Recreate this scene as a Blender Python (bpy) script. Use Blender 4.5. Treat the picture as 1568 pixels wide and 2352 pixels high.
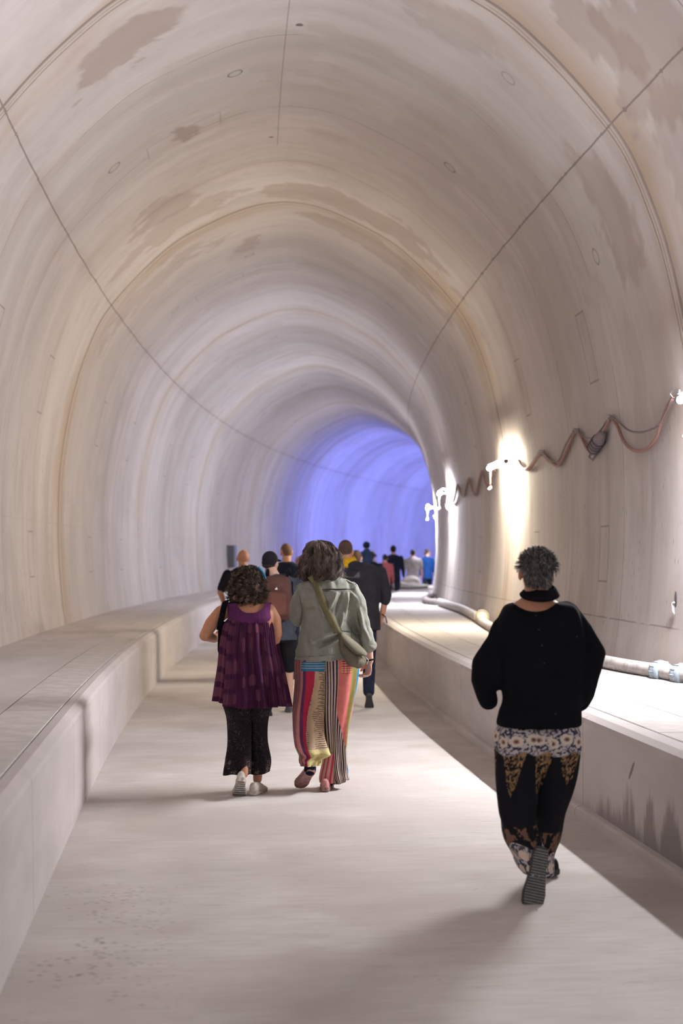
import bpy, bmesh, math, random
import numpy as np
from mathutils import Vector, Matrix, noise, Euler

random.seed(7)
rng = np.random.default_rng(7)
SC = bpy.context.scene
for _o in list(bpy.data.objects):
    bpy.data.objects.remove(_o)
COL = SC.collection

# ------------------------------------------------------------------ camera, world, exposure
EYE = 1.62
FPX = 3267.0
PITCH = math.atan((1276.3 - 1176.0) / FPX)
cam_d = bpy.data.cameras.new('camera')
cam = bpy.data.objects.new('camera', cam_d)
COL.objects.link(cam)
cam.location = (0, 0, EYE)
cam.rotation_euler = (math.pi / 2 + PITCH, 0, 0)
cam_d.sensor_fit = 'VERTICAL'
cam_d.sensor_height = 36.0
cam_d.lens = 36.0 * FPX / 2352.0
cam_d.clip_start = 0.05
cam_d.clip_end = 400
cam_d.dof.use_dof = True
cam_d.dof.focus_distance = 9.7
cam_d.dof.aperture_fstop = 2.0
SC.camera = cam

W = bpy.data.worlds.new('world')
SC.world = W
W.use_nodes = True
W.node_tree.nodes['Background'].inputs[0].default_value = (0.9, 0.82, 0.78, 1)
W.node_tree.nodes['Background'].inputs[1].default_value = 0.1

SC.view_settings.view_transform = 'Standard'
SC.view_settings.look = 'None'
SC.view_settings.gamma = 1.0
SC.view_settings.use_curve_mapping = False
SC.view_settings.exposure = 0.0
SC.cycles.use_denoising = True
SC.cycles.use_light_tree = False
SC.cycles.adaptive_threshold = 0.06
SC.cycles.max_bounces = 5
SC.cycles.diffuse_bounces = 4
SC.cycles.glossy_bounces = 2
SC.cycles.transmission_bounces = 2
SC.cycles.caustics_reflective = False
SC.cycles.caustics_refractive = False
SC.cycles.sample_clamp_indirect = 8.0

LAMP_POWER = [880, 600, 830, 980, 520]
LAMP_COLOUR = [(0.97, 0.96, 1.0), (1.0, 0.88, 0.68), (0.88, 0.89, 1.0), (0.87, 0.89, 1.0), (0.95, 0.95, 1.0)]
BLUE_POWER = 1500
FILL_POWER = 480
BLUE_COLOUR = (0.25, 0.30, 1.0)

# ------------------------------------------------------------------ the tunnel's centre line (s = metres walked, u = metres to the right)
KC = 1.62 / 1.68
_S = np.linspace(2, 125, 2500)
_kn = np.array([0, 12, 25, 40, 60, 125.0])
_kk = np.array([-0.00693, 0.00583, 0.00488, 0.00625, 0.00657, 0.00651])
TH0 = -0.09428
_k = np.interp(_S, _kn, _kk)
_th = TH0 + np.concatenate([[0], np.cumsum((_k[1:] + _k[:-1]) / 2 * np.diff(_S))])
_x = _S[0] * np.sin(TH0) + np.concatenate([[0], np.cumsum(np.sin((_th[1:] + _th[:-1]) / 2) * np.diff(_S))])
_y = _S[0] * np.cos(TH0) + np.concatenate([[0], np.cumsum(np.cos((_th[1:] + _th[:-1]) / 2) * np.diff(_S))])
_sx = np.concatenate([[-60.0], _S]) * KC
_xx = np.concatenate([[-60 * math.sin(TH0)], _x]) * KC
_yy = np.concatenate([[-60 * math.cos(TH0)], _y]) * KC
_tt = np.concatenate([[TH0], _th])

def heading(s):
    return float(np.interp(s, _sx, _tt))

def at(s, u, z=0.0):
    t = heading(s)
    return Vector((float(np.interp(s, _sx, _xx)) + u * math.cos(t), float(np.interp(s, _sx, _yy)) - u * math.sin(t), z))

def ray(px, py):
    dx = (px - 784.0) / FPX
    dz = (1176.0 - py) / FPX
    c, s_ = math.cos(PITCH), math.sin(PITCH)
    return Vector((dx, c - dz * s_, s_ + dz * c))

def at_depth(px, py, Y):
    r = ray(px, py)
    return Vector((0, 0, EYE)) + r * (Y / r.y)

def on_floor(px, py, z=0.0):
    r = ray(px, py)
    return Vector((0, 0, EYE)) + r * ((z - EYE) / r.z)

# cross-section of the lining: height -> half width about UC
UC = 0.9
PZ = np.array([0.0, .65, 1.0, 1.63, 2.2, 2.8, 3.4, 4.0, 4.45, 4.95, 5.35, 5.75, 6.07, 6.34, 6.52, 6.61, 6.64])
PW = np.array([3.02, 3.06, 3.11, 3.16, 3.17, 3.15, 3.07, 2.94, 2.80, 2.58, 2.28, 1.90, 1.52, 1.03, .62, .3, 0])
def catmull(P, n):
    P = np.asarray(P, float)
    if P.ndim == 1: P = P[:, None]
    Q = np.vstack([2 * P[0] - P[1], P, 2 * P[-1] - P[-2]])
    t = np.linspace(0, len(P) - 1 - 1e-9, n)
    i = t.astype(int)
    f = (t - i)[:, None]
    a, b, c, d = Q[i], Q[i + 1], Q[i + 2], Q[i + 3]
    return 0.5 * ((2 * b) + (-a + c) * f + (2 * a - 5 * b + 4 * c - d) * f * f + (-a + 3 * b - 3 * c + d) * f ** 3)
_prof = catmull(np.stack([PW, PZ], 1), 160)[::-1]           # crown first
_prof[0] = (0, 6.64)
_arc = np.concatenate([[0], np.cumsum(np.hypot(np.diff(_prof[:, 0]), np.diff(_prof[:, 1])))])
def half_width(z):
    return float(np.interp(z, _prof[::-1, 1], _prof[::-1, 0]))
def arc_of(z):
    return float(np.interp(-z, -_prof[:, 1], _arc))
def wall_u(z, side):
    return UC + side * half_width(z)
RING0, RINGL = 11.35, 8.8
LB, LTOP, RB, RTOP = -0.734, 0.656, 2.402, 0.625       # bench faces and heights

def on_wall(px, py, side=1, off=0.0):
    """point of the side wall seen at a pixel, off metres into the room"""
    r = ray(px, py)
    best = None
    for s in np.arange(4, 60, 0.02):
        t = heading(s)
        c = at(s, 0)
        # plane of this station
        n = Vector((math.sin(t), math.cos(t), 0))
        k = (c.x * n.x + c.y * n.y) / (r.x * n.x + r.y * n.y)
        P = Vector((0, 0, EYE)) + r * k
        u = (P.x - c.x) * math.cos(t) - (P.y - c.y) * math.sin(t)
        if not (0 < P.z < 6.5): continue
        if (u - wall_u(P.z, side)) * side >= 0:
            return s, P.z
    return None

# ------------------------------------------------------------------ object helpers
def link(o, parent=None):
    COL.objects.link(o)
    if parent is not None:
        o.parent = parent
    return o

def tag(o, label=None, cat=None, group=None, kind=None):
    if label: o['label'] = label
    if cat: o['category'] = cat
    if group: o['group'] = group
    if kind: o['kind'] = kind
    return o

def empty(name, loc=(0, 0, 0), rz=0.0):
    o = bpy.data.objects.new(name, None)
    o.empty_display_size = 0.1
    o.location = loc
    o.rotation_euler = (0, 0, rz)
    return link(o)

def mesh_from(name, verts, faces, mat=None, parent=None, smooth=True, cols=None, uvs=None, loc=None):
    me = bpy.data.meshes.new(name)
    me.from_pydata([tuple(v) for v in verts], [], [tuple(f) for f in faces])
    if smooth:
        me.polygons.foreach_set('use_smooth', [True] * len(me.polygons))
    if cols is not None:
        a = me.color_attributes.new('Col', 'FLOAT_COLOR', 'POINT')
        c = np.ones((len(verts), 4), np.float32); c[:, :3] = cols
        a.data.foreach_set('color', c.ravel())
    if uvs is not None:
        l = me.uv_layers.new(name='su')
        vi = np.zeros(len(me.loops), int); me.loops.foreach_get('vertex_index', vi)
        l.data.foreach_set('uv', np.asarray(uvs, np.float32)[vi].ravel())
    o = bpy.data.objects.new(name, me)
    if mat: me.materials.append(mat)
    if loc is not None: o.location = loc
    return link(o, parent)

def grid_faces(nu, nv, wrap=False):
    """nu columns round, nv rows"""
    i = np.arange(nu if wrap else nu - 1)
    j = np.arange(nv - 1)
    I, J = np.meshgrid(i, j)
    I, J = I.ravel(), J.ravel()
    I2 = (I + 1) % nu
    return np.stack([J * nu + I, J * nu + I2, (J + 1) * nu + I2, (J + 1) * nu + I], 1)

class MB:
    """collects closed shapes, then links them as one mesh"""
    def __init__(self):
        self.v = []; self.f = []
    def add(self, v, f):
        n = len(self.v)
        self.v += [Vector(a) for a in v]
        self.f += [tuple(int(i) + n for i in a) for a in f]
    def box(self, c, s, rot=None):
        P = []
        for x in (-.5, .5):
            for y in (-.5, .5):
                for z in (-.5, .5):
                    p = Vector((x * s[0], y * s[1], z * s[2]))
                    if rot is not None: p = rot @ p
                    P.append(Vector(c) + p)
        self.add(P, [(0, 1, 3, 2), (4, 6, 7, 5), (0, 4, 5, 1), (2, 3, 7, 6), (0, 2, 6, 4), (1, 5, 7, 3)])
    def rings(self, rings, cap=True):
        n = len(rings[0]); v = [p for r in rings for p in r]
        f = [tuple(q) for q in grid_faces(n, len(rings), True)]
        if cap:
            f.append(tuple(reversed(range(n)))); f.append(tuple((len(rings) - 1) * n + i for i in range(n)))
        self.add(v, f)
    def tube(self, pts, r, n=8, cap=True):
        pts = [Vector(p) for p in pts]
        rr = r if hasattr(r, '__len__') else [r] * len(pts)
        T = []
        for i in range(len(pts)):
            a = pts[max(0, i - 1)]; b = pts[min(len(pts) - 1, i + 1)]
            T.append((b - a).normalized() if (b - a).length > 1e-9 else Vector((0, 0, 1)))
        up = Vector((0, 0, 1)) if abs(T[0].z) < .9 else Vector((1, 0, 0))
        N = T[0].cross(up).normalized()
        rings = []
        for i, p in enumerate(pts):
            N = (N - T[i] * N.dot(T[i])).normalized()
            B = T[i].cross(N)
            rings.append([p + (N * math.cos(2 * math.pi * k / n) + B * math.sin(2 * math.pi * k / n)) * rr[i] for k in range(n)])
        self.rings(rings, cap)
    def ball(self, c, r, nu=14, nv=9, rot=None):
        r = r if hasattr(r, '__len__') else (r, r, r)
        rings = []
        for j in range(nv):
            ph = math.pi * (j + .5) / nv
            ring = []
            for i in range(nu):
                t = 2 * math.pi * i / nu
                p = Vector((r[0] * math.sin(ph) * math.cos(t), r[1] * math.sin(ph) * math.sin(t), -r[2] * math.cos(ph)))
                if rot is not None: p = rot @ p
                ring.append(Vector(c) + p)
            rings.append(ring)
        self.rings(rings)
    def cap(self, a, b, ra, rb, n=12, flat=None):
        """tapered capsule, round ends; flat=(dir, factor) squashes along dir"""
        a = Vector(a); b = Vector(b); d = b - a
        L = max(d.length, 1e-6); t = d / L
        up = Vector((0, 0, 1)) if abs(t.z) < .9 else Vector((0, 1, 0))
        N = t.cross(up).normalized(); B = t.cross(N)
        rings = []
        for (o, c, r) in [(a, -math.cos(p), ra * math.sin(p)) if False else (a, -ra * math.cos(p), ra * math.sin(p)) for p in (.35, .8, 1.2, math.pi / 2)] + \
                         [(b, rb * math.cos(p), rb * math.sin(p)) for p in (math.pi / 2, 1.2, .8, .35)]:
            rings.append([o + t * c + (N * math.cos(2 * math.pi * k / n) + B * math.sin(2 * math.pi * k / n)) * r for k in range(n)])
        if flat:
            fd = Vector(flat[0]).normalized()
            m = (a + b) / 2
            def sq(p):
                q = p - a
                ax = t * q.dot(t); w = q - ax
                return a + ax + w - fd * w.dot(fd) * (1 - flat[1])
            rings = [[sq(p) for p in r] for r in rings]
        self.rings(rings)
    def chain(self, pts, rad, n=12, flat=None):
        for i in range(len(pts) - 1):
            self.cap(pts[i], pts[i + 1], rad[i], rad[i + 1], n, flat)
    def build(self, name, mat=None, parent=None, smooth=True, **k):
        return mesh_from(name, self.v, self.f, mat, parent, smooth, **k)
    def fused(self, name, mat, parent, voxel=.006, smooth=8, fac=.5, post=None):
        me = bpy.data.meshes.new(name)
        me.from_pydata([tuple(v) for v in self.v], [], self.f)
        bm = bmesh.new(); bm.from_mesh(me); bmesh.ops.recalc_face_normals(bm, faces=bm.faces); bm.to_mesh(me); bm.free()
        o = bpy.data.objects.new('tmp', me)
        COL.objects.link(o)
        m = o.modifiers.new('r', 'REMESH'); m.mode = 'VOXEL'; m.voxel_size = voxel; m.use_smooth_shade = True
        if smooth:
            m = o.modifiers.new('s', 'SMOOTH'); m.factor = fac; m.iterations = smooth
        dg = bpy.context.evaluated_depsgraph_get()
        me2 = bpy.data.meshes.new_from_object(o.evaluated_get(dg), depsgraph=dg)
        bpy.data.objects.remove(o)
        me2.name = name
        me2.materials.clear()
        if mat: me2.materials.append(mat)
        me2.polygons.foreach_set('use_smooth', [True] * len(me2.polygons))
        if post:
            n = len(me2.vertices)
            co = np.zeros(n * 3); me2.vertices.foreach_get('co', co); co = co.reshape(-1, 3)
            no = np.zeros(n * 3); me2.vertices.foreach_get('normal', no); no = no.reshape(-1, 3)
            r = post(co, no)
            if isinstance(r, tuple): co2, cols = r
            else: co2, cols = r, None
            me2.vertices.foreach_set('co', np.asarray(co2, float).ravel())
            if cols is not None:
                a = me2.color_attributes.new('Col', 'FLOAT_COLOR', 'POINT')
                c = np.ones((n, 4), np.float32); c[:, :3] = cols
                a.data.foreach_set('color', c.ravel())
            me2.update()
        ob = bpy.data.objects.new(name, me2)
        return link(ob, parent)

# ------------------------------------------------------------------ numpy noise for surface patterns
_lat = np.random.default_rng(11).random((256, 256))
def vn(x, y):
    xi = np.floor(x).astype(int); yi = np.floor(y).astype(int)
    fx = x - xi; fy = y - yi
    fx = fx * fx * (3 - 2 * fx); fy = fy * fy * (3 - 2 * fy)
    L = lambda a, b: _lat[a % 256, b % 256]
    return (L(xi, yi) * (1 - fx) + L(xi + 1, yi) * fx) * (1 - fy) + (L(xi, yi + 1) * (1 - fx) + L(xi + 1, yi + 1) * fx) * fy
def fb(x, y, oct=5, seed=0.0, rough=.55):
    x = np.asarray(x, float) + seed * 17.3; y = np.asarray(y, float) + seed * 9.7
    t = 0; a = 1; n = 0
    for i in range(oct):
        t = t + a * vn(x, y); n += a; a *= rough; x = x * 2.03 + 5.1; y = y * 2.01 + 1.7
    return t / n
def ss(v, a, b):
    t = np.clip((np.asarray(v, float) - a) / (b - a), 0, 1)
    return t * t * (3 - 2 * t)
def lerp(c, f, k):
    f = np.asarray(f)[..., None]
    return c * (1 - f) + np.array(k) * f

# ------------------------------------------------------------------ node maths
class E:
    def __init__(self, g, s): self.g = g; self.s = s
    def _b(self, op, o, c=None): return self.g.m(op, self, o, c)
    def __add__(self, o): return self._b('ADD', o)
    __radd__ = __add__
    def __sub__(self, o): return self._b('SUBTRACT', o)
    def __rsub__(self, o): return self.g.m('SUBTRACT', o, self)
    def __mul__(self, o): return self._b('MULTIPLY', o)
    __rmul__ = __mul__
    def __truediv__(self, o): return self._b('DIVIDE', o)
    def abs(self): return self.g.m('ABSOLUTE', self)
    def max(self, o): return self._b('MAXIMUM', o)
    def min(self, o): return self._b('MINIMUM', o)
    def mod(self, o): return self._b('FLOORED_MODULO', o)
    def lt(self, o): return self._b('LESS_THAN', o)
    def gt(self, o): return self._b('GREATER_THAN', o)
    def sqrt(self): return self.g.m('SQRT', self)
    def step(self, a, b):
        """0 below a, 1 above b (smooth); a may exceed b"""
        n = self.g.n('ShaderNodeMapRange'); n.interpolation_type = 'SMOOTHSTEP'
        self.g.plug(n.inputs[0], self)
        if a < b: v = (a, b, 0, 1)
        else: v = (b, a, 1, 0)
        for i in range(4): n.inputs[i + 1].default_value = v[i]
        return E(self.g, n.outputs[0])

class G:
    def __init__(self, name, rough=.85):
        self.mat = bpy.data.materials.new(name); self.mat.use_nodes = True
        self.t = self.mat.node_tree
        self.b = self.t.nodes['Principled BSDF']
        self.b.inputs['Roughness'].default_value = rough
        self.b.inputs['Specular IOR Level'].default_value = .3
    def n(self, t): return self.t.nodes.new(t)
    def plug(self, i, v):
        if isinstance(v, E): self.t.links.new(v.s, i)
        elif hasattr(v, 'is_output'): self.t.links.new(v, i)
        elif isinstance(v, (tuple, list)): i.default_value = tuple(v) + ((1,) if len(i.default_value) == 4 and len(v) == 3 else ())
        else: i.default_value = v
    def m(self, op, a, b=None, c=None):
        n = self.n('ShaderNodeMath'); n.operation = op
        self.plug(n.inputs[0], a)
        if b is not None: self.plug(n.inputs[1], b)
        if c is not None: self.plug(n.inputs[2], c)
        return E(self, n.outputs[0])
    def uv(self):
        n = self.n('ShaderNodeUVMap'); n.uv_map = 'su'
        s = self.n('ShaderNodeSeparateXYZ'); self.t.links.new(n.outputs[0], s.inputs[0])
        return E(self, s.outputs[0]), E(self, s.outputs[1])
    def obj(self):
        n = self.n('ShaderNodeTexCoord')
        s = self.n('ShaderNodeSeparateXYZ'); self.t.links.new(n.outputs['Object'], s.inputs[0])
        return tuple(E(self, s.outputs[i]) for i in range(3))
    def vec(self, x, y, z=0.0):
        n = self.n('ShaderNodeCombineXYZ')
        for i, v in enumerate((x, y, z)): self.plug(n.inputs[i], v)
        return n.outputs[0]
    def noise(self, vec, scale=1.0, detail=4.0, rough=.55, dist=0.0):
        n = self.n('ShaderNodeTexNoise'); self.t.links.new(vec, n.inputs['Vector'])
        n.inputs['Scale'].default_value = scale; n.inputs['Detail'].default_value = detail
        n.inputs['Roughness'].default_value = rough; n.inputs['Distortion'].default_value = dist
        return E(self, n.outputs[0])
    def vor(self, vec, scale=1.0, rnd=1.0):
        n = self.n('ShaderNodeTexVoronoi'); self.t.links.new(vec, n.inputs['Vector'])
        n.inputs['Scale'].default_value = scale; n.inputs['Randomness'].default_value = rnd
        return E(self, n.outputs['Distance']), n.outputs['Color']
    def mix(self, f, a, b, mode='MIX'):
        n = self.n('ShaderNodeMix'); n.data_type = 'RGBA'; n.blend_type = mode
        self.plug(n.inputs[0], f); self.plug(n.inputs[6], a); self.plug(n.inputs[7], b)
        return n.outputs[2]
    def colour(self, c): self.plug(self.b.inputs['Base Color'], c)
    def bump(self, h, strength=.3, dist=.01):
        n = self.n('ShaderNodeBump'); n.inputs['Strength'].default_value = strength; n.inputs['Distance'].default_value = dist
        self.plug(n.inputs['Height'], h)
        self.t.links.new(n.outputs[0], self.b.inputs['Normal'])
    def attr(self, name='Col'):
        n = self.n('ShaderNodeAttribute'); n.attribute_name = name
        return n.outputs['Color']

def plain(name, col, rough=.7, metal=0.0, grain=.12, scale=60, spec=.3):
    g = G(name, rough)
    g.b.inputs['Metallic'].default_value = metal
    g.b.inputs['Specular IOR Level'].default_value = spec
    x, y, z = g.obj()
    nz = g.noise(g.vec(x, y, z), scale, 3)
    dark = tuple(c * (1 - grain) for c in col); lite = tuple(min(1, c * (1 + grain)) for c in col)
    g.colour(g.mix(nz.step(.3, .7), dark, lite))
    return g.mat

def cloth(name, col, scale=220, depth=.15, rough=.95, grain=.2):
    g = G(name, rough)
    g.b.inputs['Specular IOR Level'].default_value = .1
    x, y, z = g.obj()
    nz = g.noise(g.vec(x, y, z), scale, 2)
    big = g.noise(g.vec(x, y, z), 9, 3)
    dark = tuple(c * (1 - grain) for c in col); lite = tuple(min(1, c * (1 + grain)) for c in col)
    g.colour(g.mix((nz * .5 + big * .5).step(.35, .65), dark, lite))
    g.bump(nz, depth, .002)
    return g.mat

def col_attr(name, rough=.9, spec=.15, bump=0.15, scale=250):
    g = G(name, rough)
    g.b.inputs['Specular IOR Level'].default_value = spec
    g.colour(g.attr())
    if bump:
        x, y, z = g.obj()
        g.bump(g.noise(g.vec(x, y, z), scale, 2), bump, .002)
    return g.mat
# ------------------------------------------------------------------ concrete
CONC = (0.55, 0.505, 0.492)
RINGS = (2.95, 6.5)
def lining_colours(s, v):
    """base colour of the lining at (s, v): slurry stains, brush streaks, damp"""
    c = np.tile(np.array(CONC), (len(s), 1))
    wob = fb(s * .9, v * .9, 3, 1) - .5
    streak = fb(s * 3.2, v * .35, 5, 2)
    c = c * (1 + .10 * (ss(streak, .34, .66) - .5))[:, None]
    st2 = fb(s * 7.5, v * .45, 3, 9)
    c = c * (1 + .055 * (ss(st2, .3, .7) - .5))[:, None]
    big = fb(s * .35, v * .25, 5, 3)
    c = lerp(c, ss(big, .46, .64) * .30, (0.413, 0.361, 0.327))
    mott = fb(s * 1.3 + wob, v * .55 + wob * 2, 6, 4, .62)
    c = lerp(c, ss(mott, .57, .63) * .26, (0.37, 0.318, 0.284))
    c = lerp(c, ss(mott, .46, .38) * .25, (.62, .585, .57))
    ds = ((s - (RING0 - RINGL / 2)) % RINGL) - RINGL / 2 + wob * .02
    ad = abs(ds)
    c = lerp(c, ss(ad, .9, .05) * ss(fb(s * 2.2, v * .5, 4, 5), .34, .60) * (.40 + .35 * ss(s, 27, 22)), (.41, .31, .21))
    c = lerp(c, ss(ad, .22, .05) * (.12 + .25 * ss(s, 27, 22)), (.42, .31, .20))
    c = lerp(c, ss(ad, .10, .06) * .5, (.58, .53, .49))
    dp = abs(((s - (RING0 - RINGL / 8)) % (RINGL / 4)) - RINGL / 8)
    c = lerp(c, ss(dp, .28, .0) * ss(fb(s * .5, v * .4, 3, 6), .48, .66) * .45, (.42, .35, .30))
    pid = np.floor((s - RING0) / (RINGL / 4))
    c = c * (1 + .09 * (vn(pid * 7.3 + .5, pid * 3.1 + 9.5) - .5))[:, None]
    dj = abs(abs(v) - JV)
    c = lerp(c, ss(dj, .16, .0) * ss(fb(s * 2, v * 2, 3, 7), .42, .7) * .3, (.38, .31, .27))
    for sx, vx, rs, rv, st in ((12.35, -1.75, .38, .62, .55), (15.62, -1.23, .30, .20, .6), (22.5, -.61, .5, .22, .4), (18.2, -1.75, .55, .4, .4),
                               (9.9, 2.85, .8, .55, .45), (10.45, 2.3, .4, .45, .45), (12.3, 3.45, .45, .6, .35), (10.1, 3.7, .7, .7, .35), (19.3, 1.2, .45, 1.6, .4), (19.1, -1.6, .4, 1.0, .35), (12.0, 1.3, .35, .6, .25),
                               (20.9, 1.6, .5, 1.2, .35), (21.2, -2.2, .5, 1.0, .3)):
        q = np.sqrt(((s - sx) / rs) ** 2 + ((v - vx) / rv) ** 2) + (fb(s * 3.5, v * 2.4, 5, sx) - .5) * 2.0
        c = lerp(c, ss(q, 1.05, .92) * min(.8, st * 1.25), (.32, .25, .21))
    # dark runs below the panel joints on the walls
    run = fb(s * 5, v * .25, 4, 8)
    c = lerp(c, ss(run, .60, .72) * ss(abs(v), 4.5, 6) * .35, (.36, .30, .28))
    return np.clip(c, .02, .95)

def lining_material():
    g = G('lining_concrete', .8)
    s, v = g.uv()
    wn = g.noise(g.vec(s * 1.6, v * 1.1), 1, 3)
    wob = wn - .5
    brk = wn.step(.36, .52)
    fine = g.noise(g.vec(s * 15, v * 2.2), 1, 3)
    c = g.mix((fine.step(.25, .75) - .5) * .16 + .08, g.attr(), (.36, .31, .28))
    ad = ((s - (RING0 - RINGL / 2)).mod(RINGL) - RINGL / 2 + wob * .012).abs()
    av = v.abs()
    ln = (ad - .075).abs().step(.026, .008)
    dp = ((s - (RING0 - RINGL / 8)).mod(RINGL / 4) - RINGL / 8 + wob * .02).abs()
    dj = (av - JV + wob * .03).abs()
    dsl = (s - RING0).mod(RINGL)
    a = ln * (s.step(27.0, 23.0) * .55 + .2)
    a = a.max(dp.step(.011, .004) * brk * .6)
    a = a.max((dj - fine.step(.55, .75) * wn.step(.42, .6) * .022).step(.013, .004) * .75)
    a = a.max((v + 6.17 + wob * .01).abs().step(.012, .003) * brk * .12)
    a = a.max((v - arc_of(1.0) + wob * .02).abs().step(.012, .003) * brk * .6)
    a = a.max((v + .12).abs().step(.010, .003) * s.step(17.3, 17.2) * .5)
    # window outlines left by the formwork
    def outline(ex, st, w=.012):
        return ex.abs().step(w, w * .4) * st
    dso = ((dsl - 2.95).abs()).min((dsl - 6.5).abs())
    up = (arc_of(4.1), arc_of(3.4)); lo = (arc_of(1.92), arc_of(1.36))
    for (v0, v1), tilt in ((up, .25), (lo, .0)):
        ex = (dso - .17).max((av - (v0 + v1) / 2).abs() - (v1 - v0) / 2)
        a = a.max(outline(ex, .6)).max(((av - v1).abs() + ex.abs() * 2).step(.05, .01) * .45)
    ex = ((dsl - 4.3).abs() - .2).max((v + 1.25).abs() - .45)
    a = a.max(outline(ex, .35))
    for so, vv, st in ((3.03, -.62, .85), (3.84, -2.13, .75), (4.08, 1.93, .75), (1.8, 3.74, .6), (.95, 2.0, .4)):
        q = ((dsl - so) * (dsl - so) + (v - vv) * (v - vv)).sqrt() + wob * .01
        a = a.max((q - .075).abs().step(.016, .004) * st)
    q = ((s - 13.3) * (s - 13.3) + v * v).sqrt(); a = a.max(q.step(.045, .03))
    q = ((s - 16.9) * (s - 16.9) + (v + .2) * (v + .2)).sqrt(); a = a.max(q.step(.035, .02))
    c = g.mix(a, c, (.17, .13, .12))
    pore, _ = g.vor(g.vec(s * 12.0, v * 3.6), 1.5)
    gate = wn.step(.44, .56) * av.step(4.2, 6.0)
    c = g.mix(pore.step(.19, .08) * gate * .7, c, (.15, .12, .12))
    g.colour(c)
    return g.mat
JV = arc_of(5.15)
M_LINING = lining_material()

def bench_material():
    g = G('bench_concrete', .8)
    s, v = g.uv()
    nz = g.noise(g.vec(s * .9, v * 2.5), 1, 5, .62, .3)
    c = g.mix(nz.step(.35, .68), tuple(k * .95 for k in CONC), tuple(min(1, k * 1.10) for k in CONC))
    dl = (s - 1.05).mod(2.2)
    c = g.mix(((dl - 1.1).abs()).step(.012, .004) * v.lt(.62) * .5, c, (.22, .18, .15))
    pore, _ = g.vor(g.vec(s, v), 9)
    c = g.mix(pore.step(.10, .04) * nz.step(.5, .6) * .55, c, (.16, .13, .11))
    g.colour(c)
    g.bump(nz * .4, .25, .01)
    return g, c, s, v
_g, _c, _s, _v = bench_material()
M_BENCH = _g.mat
_g, _c, _s, _v = bench_material()
_n = _g.noise(_g.vec(_s * 3.2, _v * .6), 1, 5, .65)
# damp rising at the foot of the right-hand bench near the camera
_h = _s.step(9.0, 7.6) * (_n.step(.36, .66) * .30 + .06) + .02
_d = (_v - _h).step(.07, -.08) * _s.step(9.3, 8.7)
_c = _g.mix(_d * .62, _c, (.16, .13, .13))
_t = _s - 7.75 + (_v - .42) * .9
_q = ((_t / .022) * (_t / .022) + ((_v - .42) / .06) * ((_v - .42) / .06)).sqrt() + (_n - .5) * 2
_c = _g.mix(_q.step(1.1, .9) * .75, _c, (.12, .10, .11))
_g.colour(_c)
M_BENCH_DAMP = _g.mat

def floor_colours(s, v):
    nz = fb(s * .9, v * .9, 6, 21, .62)
    c = np.array((.56, .52, .49)) + ss(nz, .32, .68)[:, None] * (np.array((.70, .66, .63)) - np.array((.56, .52, .49)))
    br = fb(s * 6, v * .9, 4, 22)
    c = lerp(c, ss(br, .45, .62) * .13, (.45, .41, .38))
    c = lerp(c, ss(fb(s * .8, v * .8, 5, 23), .52, .66) * .32, (.42, .35, .30))
    c = lerp(c, ss(fb(s * 2.5, v * 1.6, 5, 24), .56, .66) * .2, (.70, .67, .65))
    return np.clip(c, .02, .95)

def floor_material():
    g = G('floor_concrete', .75)
    s, v = g.uv()
    br = g.noise(g.vec(s * 34, v * 3.2), 1, 4, .72, .25)        # broomed across the walkway
    c = g.mix(br.step(.42, .62) * .30, g.attr(), (.46, .40, .365))
    c = g.mix(br.step(.64, .72) * .55, c, (.30, .25, .22))
    c = g.mix(br.step(.36, .28) * .35, c, (.80, .77, .75))
    wn = g.noise(g.vec(s * 2.0, v * 2.0, 3), 1, 2)
    near = v.step(.2, -.6) * s.step(8.0, 6.5) * s.step(3.2, 5.2)
    sp, _ = g.vor(g.vec(s * 1.2, v * .75), 26)
    c = g.mix(sp.step(.34, .14) * ((wn.step(.44, .56) * near).max(wn.step(.62, .66) * sp.step(.15, .08))) * .7, c, (.17, .13, .11))
    g.colour(c)
    g.bump(br, .4, .006)
    return g.mat
M_FLOOR = floor_material()

# ------------------------------------------------------------------ the shell
def stations():
    S = list(np.arange(-30, 3, 1.0)) + list(np.arange(3, 8, .15)) + list(np.arange(8, 26, .06)) + list(np.arange(26, 62, .14)) + list(np.arange(62, 116, .6))
    for k in range(-1, 6):
        r = RING0 + k * RINGL
        S += [r + d for d in (-.12, -.09, -.082, -.075, -.068, -.06, -.03, 0, .03, .06, .068, .075, .082, .09, .12)]
    return np.unique(np.round(S, 3))
STN = stations()
def groove(s):
    d = abs(((s - RING0 + RINGL / 2) % RINGL) - RINGL / 2)
    if s > 58: return 0
    if abs(d - .075) < .012: return .014
    if d < .07: return -.006
    return 0
def lining_part(name, z_from, z_to, side):
    """side -1/+1 walls; 0 = vault"""
    if side:
        sel = [(side * w, z, side * a) for (w, z), a in zip(_prof, _arc) if z <= 5.15]
        sel = [(side * half_width(5.15), 5.15, side * JV)] + sel
        if side < 0: sel = sel[::-1]
    else:
        r = [(w, z, a) for (w, z), a in zip(_prof, _arc) if z > 5.15] + [(half_width(5.15), 5.15, JV)]
        sel = [(-w, z, -a) for w, z, a in r[::-1]] + r[1:]
    V, UV = [], []
    for s in STN:
        t = heading(s); c0 = at(s, 0)
        gq = groove(s)
        for (w, z, a) in sel:
            n = Vector((w, (z - 2.5) * .6)).normalized() * gq
            u = UC + w + n.x
            V.append((c0.x + u * math.cos(t), c0.y - u * math.sin(t), z + n.y)); UV.append((s, a))
    UV = np.array(UV)
    o = mesh_from(name, V, grid_faces(len(sel), len(STN)), M_LINING, uvs=UV, cols=lining_colours(UV[:, 0], UV[:, 1]))
    return tag(o, kind='structure')
lining_part('wall_left', 0, 0, -1)
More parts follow.
